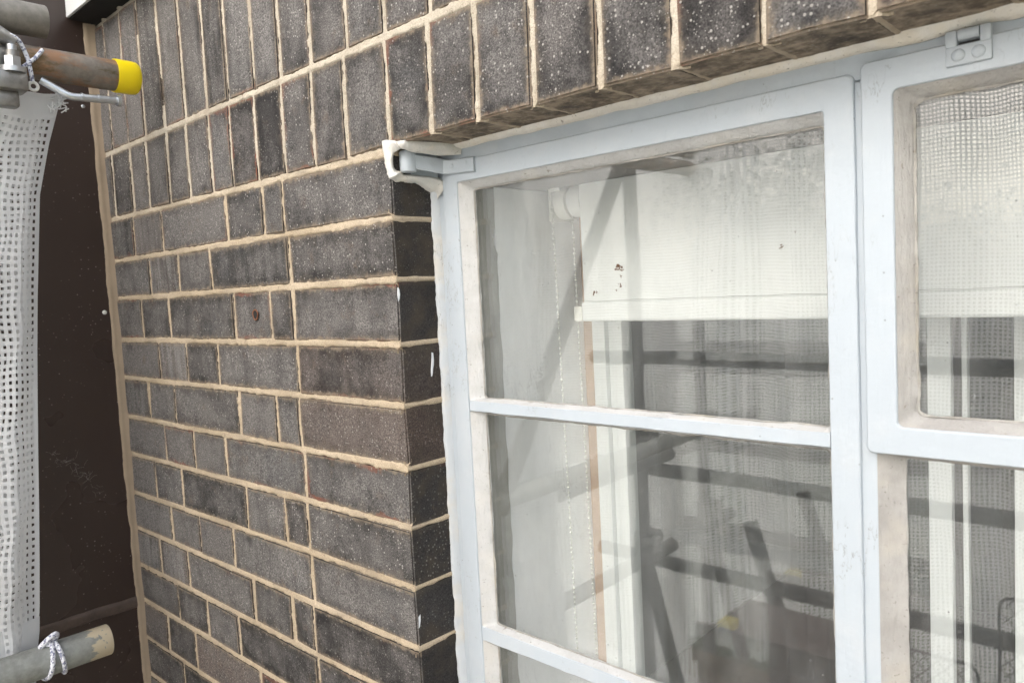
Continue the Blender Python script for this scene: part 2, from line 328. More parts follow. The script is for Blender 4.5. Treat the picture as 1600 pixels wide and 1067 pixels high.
def brick(x0, x1, z0a, z0b, z1a, z1b, depth, red, lite, expo=1.0, ex_side=.06, pale=0.0, quoin=False):
    warm = U(.3, .7) if random.random() < .10 else U(0, .08); red *= .95; speck = random.choice((.5, .7, .9, 1.1)); lite += .04; lite += random.choice((-.34, -.18, -.04, .05, .14, .24))
    cx, cz = (x0+x1)/2, (z0a+z0b+z1a+z1b)/4; hx, hz = (x1-x0)/2, ((z1a+z1b)-(z0a+z0b))/4
    e = .0022; y0 = U(-.0010, .0006); t1 = U(-.0012, .0012); t2 = U(-.0010, .0010); sd = U(0, 50)
    us = [-1, -1+e/hx, U(-.2, .2), 1-e/hx, 1]; ws = [-1, -1+e/hz, U(-.15, .15), 1-e/hz, 1]
    ys = [0, e, depth]
    V = []; idx = {}; ex = []
    for i, u in enumerate(us):
        for k, w in enumerate(ws):
            for j, yy in enumerate(ys):
                inner = 0 < i < 4 and 0 < k < 4
                if inner and j: continue
                s = (u+1)/2; zz = (z0a*(1-s)+z0b*s)*(1-(w+1)/2)+(z1a*(1-s)+z1b*s)*(w+1)/2; xx = cx+u*hx
                if j == 0 and not inner:                 # worn arris
                    xx -= math.copysign(e*.75, u) if i in (0, 4) else 0; zz -= math.copysign(e*.75, w) if k in (0, 4) else 0
                wob = .0013
                p = Vector((xx, y0+yy+(e*.8 if j == 0 and not inner else 0)+(t1*u+t2*w if j < 2 else 0), zz))
                p.x += wob*nz(p, 23, sd); p.z += wob*nz(p, 23, sd+3); p.y += .0007*nz(p, 31, sd+5) if j < 2 else 0
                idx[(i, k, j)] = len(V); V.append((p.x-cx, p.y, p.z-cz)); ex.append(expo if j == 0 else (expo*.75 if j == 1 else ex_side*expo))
    F = []
    for i in range(4):
        for k in range(4): F.append((idx[(i, k, 0)], idx[(i+1, k, 0)], idx[(i+1, k+1, 0)], idx[(i, k+1, 0)]))
    per = [(i, 0) for i in range(4)]+[(4, k) for k in range(4)]+[(i, 4) for i in range(4, 0, -1)]+[(0, k) for k in range(4, 0, -1)]
    n = len(per)
    for a in range(n):
        p, q = per[a], per[(a+1) % n]
        for j in (0, 1): F.append((idx[(*p, j)], idx[(*p, j+1)], idx[(*q, j+1)], idx[(*q, j)]))
    F.append([idx[(*p, 2)] for p in per])
    m = len(V)
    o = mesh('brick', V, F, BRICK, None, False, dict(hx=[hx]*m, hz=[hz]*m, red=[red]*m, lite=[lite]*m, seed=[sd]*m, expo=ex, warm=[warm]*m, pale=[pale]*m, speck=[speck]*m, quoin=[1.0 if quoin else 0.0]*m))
    o.location = (cx, 0, cz); o.parent = wall; o.matrix_parent_inverse = wall.matrix_world.inverted()
    smooth_by_angle(o, 50); return o
tw = .0013
for k in range(len(ZCORN)-1):                             # stretcher and header courses left of the window
    xs = [XL-.02]+perps(k)+[None]
    for a, b in zip(xs[:-1], xs[1:]):
        quoin = b is None; xa = a+HP-tw; xb = 0.0 if quoin else b-HP+tw
        far = min(1, max(0, (-(xa+xb)/2)/.8))
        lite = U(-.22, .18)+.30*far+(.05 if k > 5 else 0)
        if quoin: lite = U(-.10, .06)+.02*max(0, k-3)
        red = (U(.2, .9) if random.random() < .2 else U(0, .15))
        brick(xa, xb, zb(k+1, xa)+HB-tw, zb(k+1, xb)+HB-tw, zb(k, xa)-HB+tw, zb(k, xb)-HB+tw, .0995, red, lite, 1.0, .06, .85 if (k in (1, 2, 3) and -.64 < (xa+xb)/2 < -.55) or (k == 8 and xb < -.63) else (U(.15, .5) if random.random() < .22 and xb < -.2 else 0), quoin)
for a, b in zip([XL-.02]+ROWL, ROWL):                     # headers laid on edge over the window
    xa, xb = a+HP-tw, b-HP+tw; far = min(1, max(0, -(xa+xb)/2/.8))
    lo = lambda x: (zb(0, x)+HB-tw if x < 0 else ZSOF+.0004*math.sin(a*40))
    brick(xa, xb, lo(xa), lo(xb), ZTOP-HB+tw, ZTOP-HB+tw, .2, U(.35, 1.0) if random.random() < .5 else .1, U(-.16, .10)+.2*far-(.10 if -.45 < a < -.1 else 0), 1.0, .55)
for a, b in zip([XL-.02]+SOLD, SOLD):                     # upright soldier course
    xa, xb = a+HP-tw, b-HP+tw; far = min(1, max(0, -(xa+xb)/2/.8))
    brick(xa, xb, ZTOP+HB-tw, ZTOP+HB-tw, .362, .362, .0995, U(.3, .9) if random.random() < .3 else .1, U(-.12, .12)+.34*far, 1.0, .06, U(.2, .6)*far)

def jdist(x, z):
    """signed distance to the nearest mortar joint on the face (negative inside a joint), vectorised"""
    s = np.full(x.shape, 1.0)
    k_of = np.full(x.shape, -1)
    zl = [np.interp(x, [XL, 0], [ZLEFT[k], ZCORN[k]]) for k in range(len(ZCORN))]
    left = x <= .0005
    for k in range(len(ZCORN)):
        s = np.where(left, np.minimum(s, np.abs(z-zl[k])-HB), s)
        if k+1 < len(ZCORN): k_of = np.where(left & (z < zl[k]) & (z >= zl[k+1]), k, k_of)
    s = np.minimum(s, np.abs(z-ZTOP)-HB*1.02)
    for k in range(len(ZCORN)-1):
        m = k_of == k
        for xp in perps(k): s = np.where(m, np.minimum(s, np.abs(x-xp+.0012*np.sin(z*61+xp*40))-HP), s)
    row = (z > zl[0]) & (z <= ZTOP); sol = z > ZTOP
    for xp in ROWL: s = np.where(row, np.minimum(s, np.abs(x-xp+.0014*np.sin(z*47+xp*90))-HP*1.05), s)
    for xp in SOLD: s = np.where(sol, np.minimum(s, np.abs(x-xp+.0016*np.sin(z*37+xp*70))-HP*1.05), s)
    return s
def vnoise(P, seed):
    """cheap smooth value noise on arrays"""
    g = np.random.default_rng(seed); T = g.random((257, 257)); x, z = P[0] % 256, P[1] % 256
    xi, zi = x.astype(int), z.astype(int); fx, fz = x-xi, z-zi; fx = fx*fx*(3-2*fx); fz = fz*fz*(3-2*fz)
    return (T[xi, zi]*(1-fx)+T[xi+1, zi]*fx)*(1-fz)+(T[xi, zi+1]*(1-fx)+T[xi+1, zi+1]*fx)*fz-.5
def fbm(x, z, sc, seed, o=3):
    a = 1.0; t = 0
    for i in range(o): t = t+a*vnoise((x*sc*2**i+500, z*sc*2**i+500), seed+i); a *= .55
    return t
def grid_faces(mask, nx, nz):
    """vertex mask on an nx*nz grid -> remapped quads"""
    q = mask[:-1, :-1] & mask[1:, :-1] & mask[1:, 1:] & mask[:-1, 1:]
    i, k = np.nonzero(q); a = i*nz+k
    return np.stack([a, a+nz, a+nz+1, a+1], 1)
def fast_mesh(name, V, F, m, parent, smooth=True):
    used = np.zeros(len(V), bool); used[F.ravel()] = True; mp = np.cumsum(used)-1; V = V[used]; F = mp[F]
    me = bpy.data.meshes.new(name); me.vertices.add(len(V)); me.vertices.foreach_set('co', V.astype(np.float32).ravel())
    n = len(F); me.loops.add(4*n); me.loops.foreach_set('vertex_index', F.astype(np.int32).ravel()); me.polygons.add(n)
    me.polygons.foreach_set('loop_start', np.arange(0, 4*n, 4, dtype=np.int32)); me.polygons.foreach_set('loop_total', np.full(n, 4, np.int32))
    me.update(calc_edges=True); me.validate()
    if smooth: me.polygons.foreach_set('use_smooth', np.ones(n, bool))
    me.materials.append(m); o = bpy.data.objects.new(name, me); C.objects.link(o)
    if parent: o.parent = parent; o.matrix_parent_inverse = parent.matrix_world.inverted()
    return o
def mortar_front():
    st = .0020; xs = np.arange(XL-.004, XR, st); zs = np.arange(-1.19, ZFAS, st)
    xs[np.argmin(np.abs(xs))] = 0.0
    X, Z = np.meshgrid(xs, zs, indexing='ij')
    s = jdist(X, Z)+.0026*fbm(X, Z, 95, 3)+.0020*fbm(X, Z, 18, 9)
    keep = (s < .0075) & ((X <= .0001) | (Z > ZSOF-.0018))
    t = np.clip((s+.0008)/.0034, 0, 1); t = t*t*(3-2*t)
    Y = .0001+t*.0060+.0013*fbm(X, Z, 190, 21)+.0007*fbm(X, Z, 30, 31)
    chip = fbm(X, Z, 11, 55) > .40                          # crumbled pointing
    Y = np.where(chip & (Z > .06), Y+.0035, Y)
    V = np.stack([X, Y, Z], -1).reshape(-1, 3)
    return fast_mesh('mortar', V, grid_faces(keep, len(xs), len(zs)), MORTAR, wall)
mortar_front()
def mortar_reveal():
    st = .0022; ys = np.arange(-.0012, .082, st); zs = np.arange(-1.19, .012, st)
    Yg, Z = np.meshgrid(ys, zs, indexing='ij'); s = np.full(Z.shape, 1.0)
    for k in range(len(ZCORN)): s = np.minimum(s, np.abs(Z-ZCORN[k])-HB)
    s += .0016*fbm(Yg, Z, 70, 13)+.0018*fbm(Yg, Z, 20, 19)
    t = np.clip((s+.0022)/.0050, 0, 1); t = t*t*(3-2*t)
    X = .0010-t*.0075+.0008*fbm(Yg, Z, 130, 23)
    V = np.stack([X, Yg, Z], -1).reshape(-1, 3)
    return fast_mesh('mortar', V, grid_faces(s < .0075, len(ys), len(zs))[:, ::-1], MORTAR, wall)
mortar_reveal()
def mortar_soffit():
    st = .0024; xs = np.arange(.0, XR, st); ys = np.arange(.0, .09, st)
    X, Y = np.meshgrid(xs, ys, indexing='ij'); s = np.full(X.shape, 1.0)
    for xp in ROWL: s = np.minimum(s, np.abs(X-xp)-HP)
    s += .0024*fbm(X, Y, 60, 43)
    t = np.clip((s+.002)/.005, 0, 1); t = t*t*(3-2*t); Z = ZSOF-.0006+t*.004+.0010*fbm(X, Y, 90, 47)
    V = np.stack([X, Y, Z], -1).reshape(-1, 3)
    return fast_mesh('mortar', V, grid_faces(s < .0075, len(xs), len(ys))[:, ::-1], plain('dirty_mortar', (.34, .285, .215), .95, 0, .45, 60, .001), wall)
mortar_soffit()
core = MB(); core.box(XL-.02, -.006, .0075, .098, -1.19, ZFAS); core.box(-.006, XR, .0085, .098, .0155, ZFAS)
core.obj('mortar', MORTAR, wall)
# a plugged screw hole in the eighth-row header
t = tag(empty('wall_plug', (-.330, 0, -.1865)), 'rusty empty fixing hole drilled in a grey header brick of the wall', 'wall plug')
m = MB(); ring = []
for rr, yy in ((.0068, -.0022), (.0062, -.0032), (.0050, -.0026), (.0042, .004)):
    ring.append([(-.330+rr*1.15*math.cos(a)*(1+.1*math.sin(3*a)), yy, -.1865+rr*1.25*math.sin(a)) for a in [2*math.pi*i/20 for i in range(20)]])
m.loft(ring); fix_normals(m.obj('rim', plain('rusty_plug', (.17, .065, .03), .8, 0, .4, 200), t, True))
m = MB(); m.add([(-.330+.0052*1.15*math.cos(a), -.0023, -.1865+.0052*1.25*math.sin(a)) for a in [2*math.pi*i/16 for i in range(16)]], [list(range(15, -1, -1))]); m.obj('hole', DARK, t)

def splash(name, pts, axis, off, label, mat, th=.0007):
    """a thin raised blot: pts outline in the plane normal to axis"""
    r0, r1 = [], []; c = [sum(p[i] for p in pts)/len(pts) for i in (0, 1)]
    for p in pts:
        q = (c[0]+(p[0]-c[0])*.7, c[1]+(p[1]-c[1])*.7)
        mk = (lambda u, h: (off+h, u[0], u[1])) if axis == 'x' else (lambda u, h: (u[0], off-h, u[1]))
        r0.append(mk(p, -.0006)); r1.append(mk(q, th))
    m = MB(); m.loft([r0, r1]); m.add(r1, [list(range(len(r1)))]); o = fix_normals(m.obj(name, mat, None, True))
    return tag(o, label, 'paint splash')
splash('paint_drip', [(.0470, -.2385), (.0500, -.2395), (.0505, -.247), (.0495, -.256), (.0475, -.262), (.0462, -.270), (.0440, -.2705), (.0442, -.262), (.0455, -.252)], 'x', .0002, 'pale paint drip on the black brick end beside the window jamb', WPAINT)
splash('paint_chip', [(.0005, -.1595), (.0030, -.160), (.0036, -.168), (.0022, -.1745), (.0004, -.1765), (-.0002, -.168)], 'x', .0002, 'small white paint chip on the arris of the corner brick', WPAINT)
splash('paint_spot', [(.0010, -.556), (.0050, -.553), (.0045, -.562), (.0022, -.571), (.0004, -.573)], 'x', .0002, 'small white paint scrape low on the black corner brick', WPAINT)

# ------------------------------------------------------------------ inner leaf, room, ground (setting)
def struct(o, n=None): o['kind'] = 'structure'; return o
m = MB(); XJ = .047
m.box(XL-2.2, XJ-.006, .1005, .33, -1.75, .9); m.box(XJ-.006, 1.0, .1005, .33, .0165, .9); m.box(1.0, 3.2, .0005, .33, -1.75, .9)
m.box(XJ-.006, 1.0, .1005, .33, -1.75, -.96); m.box(-.0, 1.0, .0005, .0985, -1.75, -.945)
struct(m.obj('inner_wall', ROOMW))
m = MB(); m.box(XJ-.0055, XJ, .122, .3295, -.958, .010); struct(m.obj('window_reveal', PLASTER))
m = MB(); m.box(XJ+.0002, .9995, .100, .3295, -.0415, .0155); struct(m.obj('window_head', SOFF))
m = MB(); rr = []                                          # bare render strip with a ragged painted edge
for i in range(90):
    z = -.955+i*.961/89; e = .1215+.004*nz((0, 0, z), 30)+(.006 if abs(z+.105) < .012 else 0)*-1
    rr.append([(XJ-.002, .088, z), (XJ+.0012, .088, z), (XJ+.0012, e, z), (XJ-.002, e+.001, z)])
m.loft(rr, True, True); struct(fix_normals(m.obj('render_strip', RAW)))
m = MB(); m.box(-.9, 3.0, .3305, .345, -1.745, -1.70); m.box(-.9, 3.0, 3.2, 3.3, -1.7, .9); m.box(-1.0, -.9, .34, 3.2, -1.7, .9); m.box(3.0, 3.1, .34, 3.2, -1.7, .9)
struct(m.obj('room_wall', ROOMW))
m = MB(); m.box(-1.0, 3.1, .33, 3.3, .9, 1.0); struct(m.obj('room_ceiling', UPVC))
m = MB(); m.box(-1.0, 3.1, .346, 3.3, -1.8, -1.7); struct(m.obj('room_floor', FLOORM))
m = MB(); m.box(XJ-.004, 1.0, .089, .3295, -.9595, -.935); struct(m.obj('window_board', PLASTER))
m = MB(); m.add([(-250, -250, -4.6), (250, -250, -4.6), (250, 250, -4.6), (-250, 250, -4.6)], [(0, 1, 2, 3)]); struct(m.obj('ground', GRASS))
m = MB(); m.box(-9, 6, -6.5, -.02, -4.59, -4.57); struct(m.obj('bounce_patio', PAVE))  # pale paving added out of view to bounce more light than the grass

# ------------------------------------------------------------------ dark panel wall, sealant, fascia
pw = tag(empty('panel_wall', (XL, -.3, -1.2)), 'dark brown glossy panel wall meeting the bricks at the left corner', 'panel wall')
m = MB(); m.box(XL-.02, XL, -.62, -.004, -.7405, .66, r=.002); m.obj('panel', PANEL, pw)
m = MB(); m.box(XL-.02, XL, -.62, -.004, -1.75, -.7545, r=.002); m.obj('panel', PANEL, pw)
m = MB(); rr = []
for i in range(60):
    y = -.62+i*.616/59; a = .0022*nz((y, 0, 0), 40, 2); h = .0022+.0022*nz((y, 0, 0), 45, 5)+.0012*nz((y, 0, 0), 160, 5)
    rr.append([(XL-.004, y, -.7370), (XL+h*.35, y, -.7365+a), (XL+h, y, -.7450+a), (XL+h*.8, y, -.7535+a), (XL+.0005, y, -.7590+a), (XL-.004, y, -.7600)])
m.loft(rr, False); fix_normals(m.obj('joint_strip', plain('brown_joint_filler', (.085, .060, .048), .6, 0, .6, 90, .002), pw, True))
m = MB(); rr = []
for i in range(220):
    z = -1.19+i*1.56/219; a = .0020*nz((0, 0, z), 22, 1)+.0012*nz((0, 0, z), 90, 1); b = .0022*nz((0, 0, z), 26, 4)+.001*nz((0, 0, z), 110, 4)
    w = .0135 + .004*(z+.75) + a
    rr.append([(XL-.002, -w-.001, z), (XL+.0016, -w+.001, z), (XL+.0030+b*.4, -w*.55, z), (XL+.0032+b*.6, -.0040, z), (XL+.0052+b, -.0016, z), (XL+.0058+b, .002, z)])
m.loft(rr, False); fix_normals(m.obj('sealant_bead', SEAL, pw, True))
def dome(m, c, r, ax, h=.4, n=12):
    rings = []
    for a in (0, .35, .7, 1.0, 1.3):
        rr = []; q = r*math.cos(a); o = r*h*math.sin(a)
        for i in range(n):
            t = 2*math.pi*i/n; u, v = q*math.cos(t), q*math.sin(t)
            rr.append((c[0]+o, c[1]+u, c[2]+v) if ax == 'x' else (c[0]+u, c[1]-o, c[2]+v))
        rings.append(rr)
    m.loft(rings); m.add(rings[-1], [list(range(n))])
m = MB(); dome(m, (XL+.0004, -.0245, -.173), .0042, 'x'); fix_normals(m.obj('screw', WPLAST, pw, True))
m = MB(); dome(m, (XL+.0004, -.030, .215), .0035, 'x'); fix_normals(m.obj('screw', ZINC, pw, True))
m = MB()
for i in range(48):                                        # dusty cobweb tuft
    t = random.random(); c = Vector((XL+.002, -.140+.075*t+random.gauss(0, .006), -.430-.075*t**1.3+random.gauss(0, .007))); pts = [c]
    dv = Vector((U(0, .3), U(-1, 1), U(-1, 1))).normalized()
    for j in range(5): dv = (dv+Vector((U(-.2, .2), U(-.7, .7), U(-.7, .7)))).normalized(); c = c+dv*U(.001, .0042); c.x = max(c.x, XL+.0006); pts.append(c)
    m.tube(pts, .0002, 4)
tag(m.obj('cobweb', WEB), 'wispy dusty cobweb stuck to the dark brown panel', 'cobweb')
fa = tag(empty('fascia_board', (XL, -.02, ZFAS)), 'white fascia board end with black underside above the bricks, top left corner', 'fascia board')
m = MB(); m.box(XL+.001, 1.5, -.046, -.041, ZFAS+.002, .60, r=.001); m.obj('front_board', UPVC, fa)
m = MB(); m.box(XL+.001, 1.5, -.0405, .09, ZFAS, ZFAS+.008); m.box(XL+.001, 1.5, -.0405, .09, ZFAS+.010, .60); m.box(XL-.06, XL, .0005, .09, ZFAS+.001, .66); m.obj('underside', DARK, fa)

# ------------------------------------------------------------------ THE STEEL WINDOW
win = tag(empty('casement_window', (.5, .075, -.93)), 'white painted steel casement window with glazing bars set in the brick wall', 'window')
def rrect(x0, x1, z0, z1, r, y, nside=26, nc=6, jit=0.0, seed=0):
    P = []
    cs = [(x0+r, z0+r, math.pi), (x1-r, z0+r, 1.5*math.pi), (x1-r, z1-r, 0), (x0+r, z1-r, .5*math.pi)]
    for i, (cx, cz, a0) in enumerate(cs):
        for k in range(nc+1):
            a = a0+.5*math.pi*k/nc; P.append([cx+r*math.cos(a), y, cz+r*math.sin(a)])
        nx = cs[(i+1) % 4]; a1 = nx[2]; p0 = P[-1]; p1 = [nx[0]+r*math.cos(a1), y, nx[1]+r*math.sin(a1)]
        for k in range(1, nside): P.append([p0[j]+(p1[j]-p0[j])*k/nside for j in range(3)])
    if jit:
        for p in P:
            q = list(p); p[0] += jit*nz(q, 45, seed)+jit*.6*nz(q, 140, seed); p[2] += jit*nz(q, 45, seed+4)+jit*.6*nz(q, 140, seed+4); p[1] += jit*.5*nz(q, 60, seed+8)
    return P
def ring_obj(name, spec, mat, parent, jit=.0003, nside=26, ang=40):
    """spec: list of (x0,x1,z0,z1,r,y)"""
    m = MB(); m.loft([rrect(*q, nside=nside, jit=jit if not isinstance(jit, (list, tuple)) else jit[i], seed=i) for i, q in enumerate(spec)])
    return smooth_by_angle(fix_normals(m.obj(name, mat, parent)), ang)
# fixed outer frame with mullion
ring_obj('frame', [(-.004, 1.0, -.925, .006, .002, .098), (-.004, 1.0, -.925, .006, .002, .0695), (-.003, .999, -.924, .005, .002, .0688), (.0205, .975, -.900, -.0190, .004, .0688), (.0215, .974, -.899, -.020, .004, .0696), (.0215, .974, -.899, -.020, .004, .088), (.034, .960, -.886, -.034, .004, .088), (.034, .960, -.886, -.034, .004, .098)], WHITE, win, .0003, 60)
m = MB(); m.box(.488, .5065, .0688, .0975, -.8985, -.0205, r=.0012); m.obj('mullion', WHITE, win)
m = MB(); m.box(.5075, .9735, .0695, .0975, -.3120, -.296, r=.001); m.obj('transom', WHITE, win)
# left casement sash
sx0, sx1, sz0, sz1 = .0172, .4948, -.895, -.0142
sash = ring_obj('casement_sash', [(sx0, sx1, sz0, sz1, .006, .084), (sx0, sx1, sz0, sz1, .006, .0662), (sx0+.0005, sx1-.0005, sz0+.0005, sz1-.0005, .006, .0653), (sx0+.0014, sx1-.0014, sz0+.0014, sz1-.0014, .006, .0648),
     (.0408, .4722, -.8715, -.0380, .003, .0648), (.0416, .4716, -.8708, -.0388, .003, .0652), (.0420, .4712, -.8705, -.0390, .003, .0664), (.0420, .4712, -.8705, -.0390, .003, .084)], WHITE, win, [.0002, .0003, .0003, .0003, .0003, .0003, .0003, .0002], 60, 17)
PANES = [(-.3000, -.0390, -.2966, -.0488), (-.5812, -.3126, -.5773, -.3160), (-.8700, -.5985, -.860, -.6022)]
for i, (oz0, oz1, gz0, gz1) in enumerate(PANES):
    ring_obj('putty', [(.0418, .4716, oz0, oz1, .003, .0668), (.0436, .4708, oz0+.0006, oz1-.0006, .003, .0674), (.0535, .4694, gz0-.0010, gz1+(.0028 if i == 0 else .0010), .004, .0735), (.0600, .4678, gz0, gz1, .004, .0766), (.0603, .4676, gz0+.0002, gz1-.0002, .004, .0785)], PUTTY, sash, [.0004, .0006, .0012, .0012, .001], 70, 60)
    ring_obj('putty_edge', [(.0588, .4682, gz0-.0006, gz1+.0007, .004, .0757), (.0598, .4678, gz0-.0001, gz1+.0002, .004, .0752), (.0606, .4674, gz0+.0006, gz1-.0007, .004, .0757), (.0607, .4673, gz0+.0007, gz1-.0008, .004, .0767)], GRIME, sash, [.0005, .0009, .0013, .0013], 70, 60)
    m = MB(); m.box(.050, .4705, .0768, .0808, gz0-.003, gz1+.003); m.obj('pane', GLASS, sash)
def hbar(name, zt, zb_, x0, x1, mat, parent):
    prof = [(zt-.0005, .0795), (zt-.0003, .0672), (zt-.0010, .0662), (zb_+.0012, .0660), (zb_+.0003, .0672), (zb_+.0005, .0795)]; m = MB(); rr = []
    for i in range(70):
        x = x0+(x1-x0)*i/69; rr.append([(x, y+.0003*nz((x, y, z), 50, 3), z+.0005*nz((x, y, z), 45, 5)) for z, y in prof])
    m.loft(rr, True, True); return smooth_by_angle(fix_normals(m.obj(name, mat, parent)), 50)
for i in (0, 1): hbar('glazing_bar', PANES[i][0]+.0004, PANES[i+1][1]-.0004, .0425, .4708, WHITE, sash)
# fanlight over the fixed light
fx0, fx1, fz0, fz1 = .5006, .9700, -.3122, -.0092
fan = ring_obj('fanlight_sash', [(fx0, fx1, fz0, fz1, .005, .0685), (fx0, fx1, fz0, fz1, .005, .0640), (fx0+.0004, fx1-.0004, fz0+.0004, fz1-.0004, .005, .0634), (fx0+.0010, fx1-.0010, fz0+.0010, fz1-.0010, .0045, .0629),
     (.5222, .9490, -.2912, -.0318, .005, .0629), (.5230, .9482, -.2904, -.0326, .005, .0634), (.5234, .9478, -.2900, -.0330, .005, .0645), (.5234, .9478, -.2900, -.0330, .005, .086)], WHITE, win, [.0002]+[.00025]*7, 60, 17)
ring_obj('putty', [(.5232, .9480, -.2902, -.0328, .005, .0652), (.5246, .9468, -.2892, -.0338, .005, .0660), (.5305, .941, -.2850, -.0386, .006, .0720), (.5352, .937, -.2822, -.0420, .006, .0766), (.5355, .9367, -.2820, -.0422, .006, .0786)], PUTTY_GREY, fan, [.0003, .0005, .0010, .0012, .001], 60, 60)
ring_obj('putty_edge', [(.5340, .938, -.2828, -.0412, .006, .0757), (.5350, .937, -.2822, -.0419, .006, .0752), (.5360, .9362, -.2815, -.0427, .006, .0757), (.5361, .9361, -.2814, -.0428, .006, .0767)], GRIME, fan, [.0005, .0009, .0013, .0013], 60, 60)
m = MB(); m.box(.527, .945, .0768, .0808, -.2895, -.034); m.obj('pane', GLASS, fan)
# fixed light under it
ring_obj('putty', [(.5062, .9650, -.880, -.3125, .001, .0692), (.5072, .9640, -.879, -.3130, .001, .0698), (.5160, .9560, -.872, -.3145, .002, .0744), (.5218, .9510, -.867, -.3160, .002, .0770), (.5250, .9480, -.864, -.3170, .002, .0776), (.5253, .9478, -.8638, -.3172, .002, .0790)], PUTTY_GREY, win, [.0003, .0006, .0008, .0012, .0012, .001], 60, 60)
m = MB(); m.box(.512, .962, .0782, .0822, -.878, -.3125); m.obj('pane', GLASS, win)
# caulk along the jamb and the head, lumpy and hand run
m = MB(); rr = []
for i in range(330):
    z = -.915+i*.875/329; a = .0016*nz((0, 0, z), 45, 2)+.0010*nz((0, 0, z), 160, 2); h = .0014*nz((0, 0, z), 60, 6)
    rr.append([(-.002, .0600+a*.5, z), (.0008+a*.35, .0590+a+h, z), (.0034+a, .0618+h, z), (.0062+a*.8, .0668+h*.4, z), (.0070+a*.5, .0700, z)])
m.loft(rr, False); fix_normals(m.obj('jamb_caulk', SILL_WHITE, win, True))
m = MB(); rr = []
for i in range(420):
    x = .040+i*.955/419; a = .0022*nz((x, 0, 0), 28, 3)+.0013*nz((x, 0, 0), 120, 3); h = .0018*nz((x, 0, 0), 35, 7)
    lump = .0035*math.exp(-((x-.545)/.022)**2)+.003*math.exp(-((x-.60)/.012)**2)
    rr.append([(x, .0595+a*.9-lump, .0085), (x, .0605+a-lump, .0045+h*.4), (x, .0625+a*.7-lump, .0016+h-lump*.4), (x, .0668+a*.3-lump*.8, .0002+h-lump), (x, .0700, -.0006+h)])
m.loft(rr, False); fix_normals(m.obj('head_caulk', CREAM, win, True))
# projecting hinge at the top left: lumpy painted lug, knuckle, cranked arm
def lump_tube(pts, rads, n=14, sub=8, seed=0, amp=.12):
    pts = [Vector(p) for p in pts]; P = []; R = []
    for i in range(len(pts)-1):
        a, b, c, d = pts[max(i-1, 0)], pts[i], pts[i+1], pts[min(i+2, len(pts)-1)]
        for k in range(sub):
            t = k/sub; P.append(.5*((2*b)+(c-a)*t+(2*a-5*b+4*c-d)*t*t+(3*b-a-3*c+d)*t**3)); R.append(rads[i]*(1-t)+rads[i+1]*t)
    P.append(pts[-1]); R.append(rads[-1]); R = [r*(1+amp*nz(p, 70, seed)+amp*.5*nz(p, 200, seed)) for p, r in zip(P, R)]
    m = MB(); m.tube(P, R, n); return m
LUG = [((0.0476,0.0732,0.0045),(0.0506,0.0668,-0.0075)),((0.043,0.0477,0.0045),(0.0319,0.0517,-0.0074)),((0.0383,0.0269,0.0045),(0.0298,0.0309,-0.0071)),((0.0312,0.0087,0.0045),(0.0254,0.0127,-0.0058)),((0.0238,-0.0029,0.0045),(0.0232,0.0011,-0.0031)),((0.0068,-0.002,0.0074),(0.0114,0.003,-0.0032)),((-0.0053,-0.003,0.0086),(0.0057,0.002,-0.0056)),((-0.0064,-0.003,0.0005),(0.0046,0.001,-0.0101)),((-0.0046,-0.003,-0.0072),(0.004,0.001,-0.0156)),((-0.0028,-0.003,-0.0195),(0.0049,0.001,-0.0222)),((-0.0007,-0.003,-0.0282),(0.0074,0.002,-0.0266)),((0.0027,-0.002,-0.0341),(0.0113,0.004,-0.0289)),((0.0015,0.0071,-0.0363),(0.004,0.0165,-0.0288)),((0.0015,0.0229,-0.0355),(0.006,0.0234,-0.029)),((0.0015,0.0377,-0.0369),(0.008,0.0341,-0.0293)),((0.0015,0.0476,-0.0406),(0.01,0.0475,-0.0295)),((0.0015,0.0576,-0.0449),(0.013,0.059,-0.0307)),((0.0015,0.0658,-0.0488),(0.016,0.0665,-0.034)),((0.0015,0.0672,-0.0561),(0.018,0.0666,-0.044))]
def spline(pts, sub):
    pts = [Vector(p) for p in pts]; P = []
    for i in range(len(pts)-1):
        a, b, c, d = pts[max(i-1, 0)], pts[i], pts[i+1], pts[min(i+2, len(pts)-1)]
        for k in range(sub):
            t = k/sub; P.append(.5*((2*b)+(c-a)*t+(2*a-5*b+4*c-d)*t*t+(3*b-a-3*c+d)*t**3))
    return P+[pts[-1]]
oc = spline([q[0] for q in LUG], 7); ic = spline([q[1] for q in LUG], 7); rr = []
eye = Vector((.45, -.45, -.22))
for i, (a, b) in enumerate(zip(oc, ic)):                    # paint-clogged collar smeared from the brick to the pocket rim
    out = (eye-(a+b)/2).normalized(); row = []
    for t, h in ((-.12, -.5), (0, 0), (.08, .45), (.25, .85), (.45, 1), (.65, .95), (.85, .7), (.95, .3), (1, -.2), (1.02, -2.5), (1.05, -6)):
        q = a.lerp(b, t)+out*.0026*h*(1+.35*nz(a.lerp(b, t), 60, 4))
        q += out*(.0007*nz(q, 150, 6)+.0004*nz(q, 400, 9)); e = (a-b).normalized()*(.0016*nz(a, 130, 8)+.0009*nz(a, 330, 5))*max(0, 1-2*t); row.append(q+e)
    rr.append(row)
m = MB(); m.loft(rr, False); hinge = smooth_by_angle(m.obj('hinge', SILL_CREAM, win), 60)
m = MB(); m.add([(-.001, .007, .002), (.0195, .030, .002), (.033, .064, .002), (.012, .064, .002), (-.001, .030, .002), (-.001, .007, -.034), (.0005, .030, -.036), (.010, .064, -.040)], [(0, 1, 2, 3, 4), (0, 4, 6, 5), (4, 3, 7, 6)])
m.obj('hinge_socket', WHITE, hinge)
m = MB(); m.add([(-.0004, .0075, -.0040), (-.0004, .0110, -.0040), (-.0004, .0110, -.0265), (-.0004, .0085, -.0265)], [(0, 1, 2, 3)])
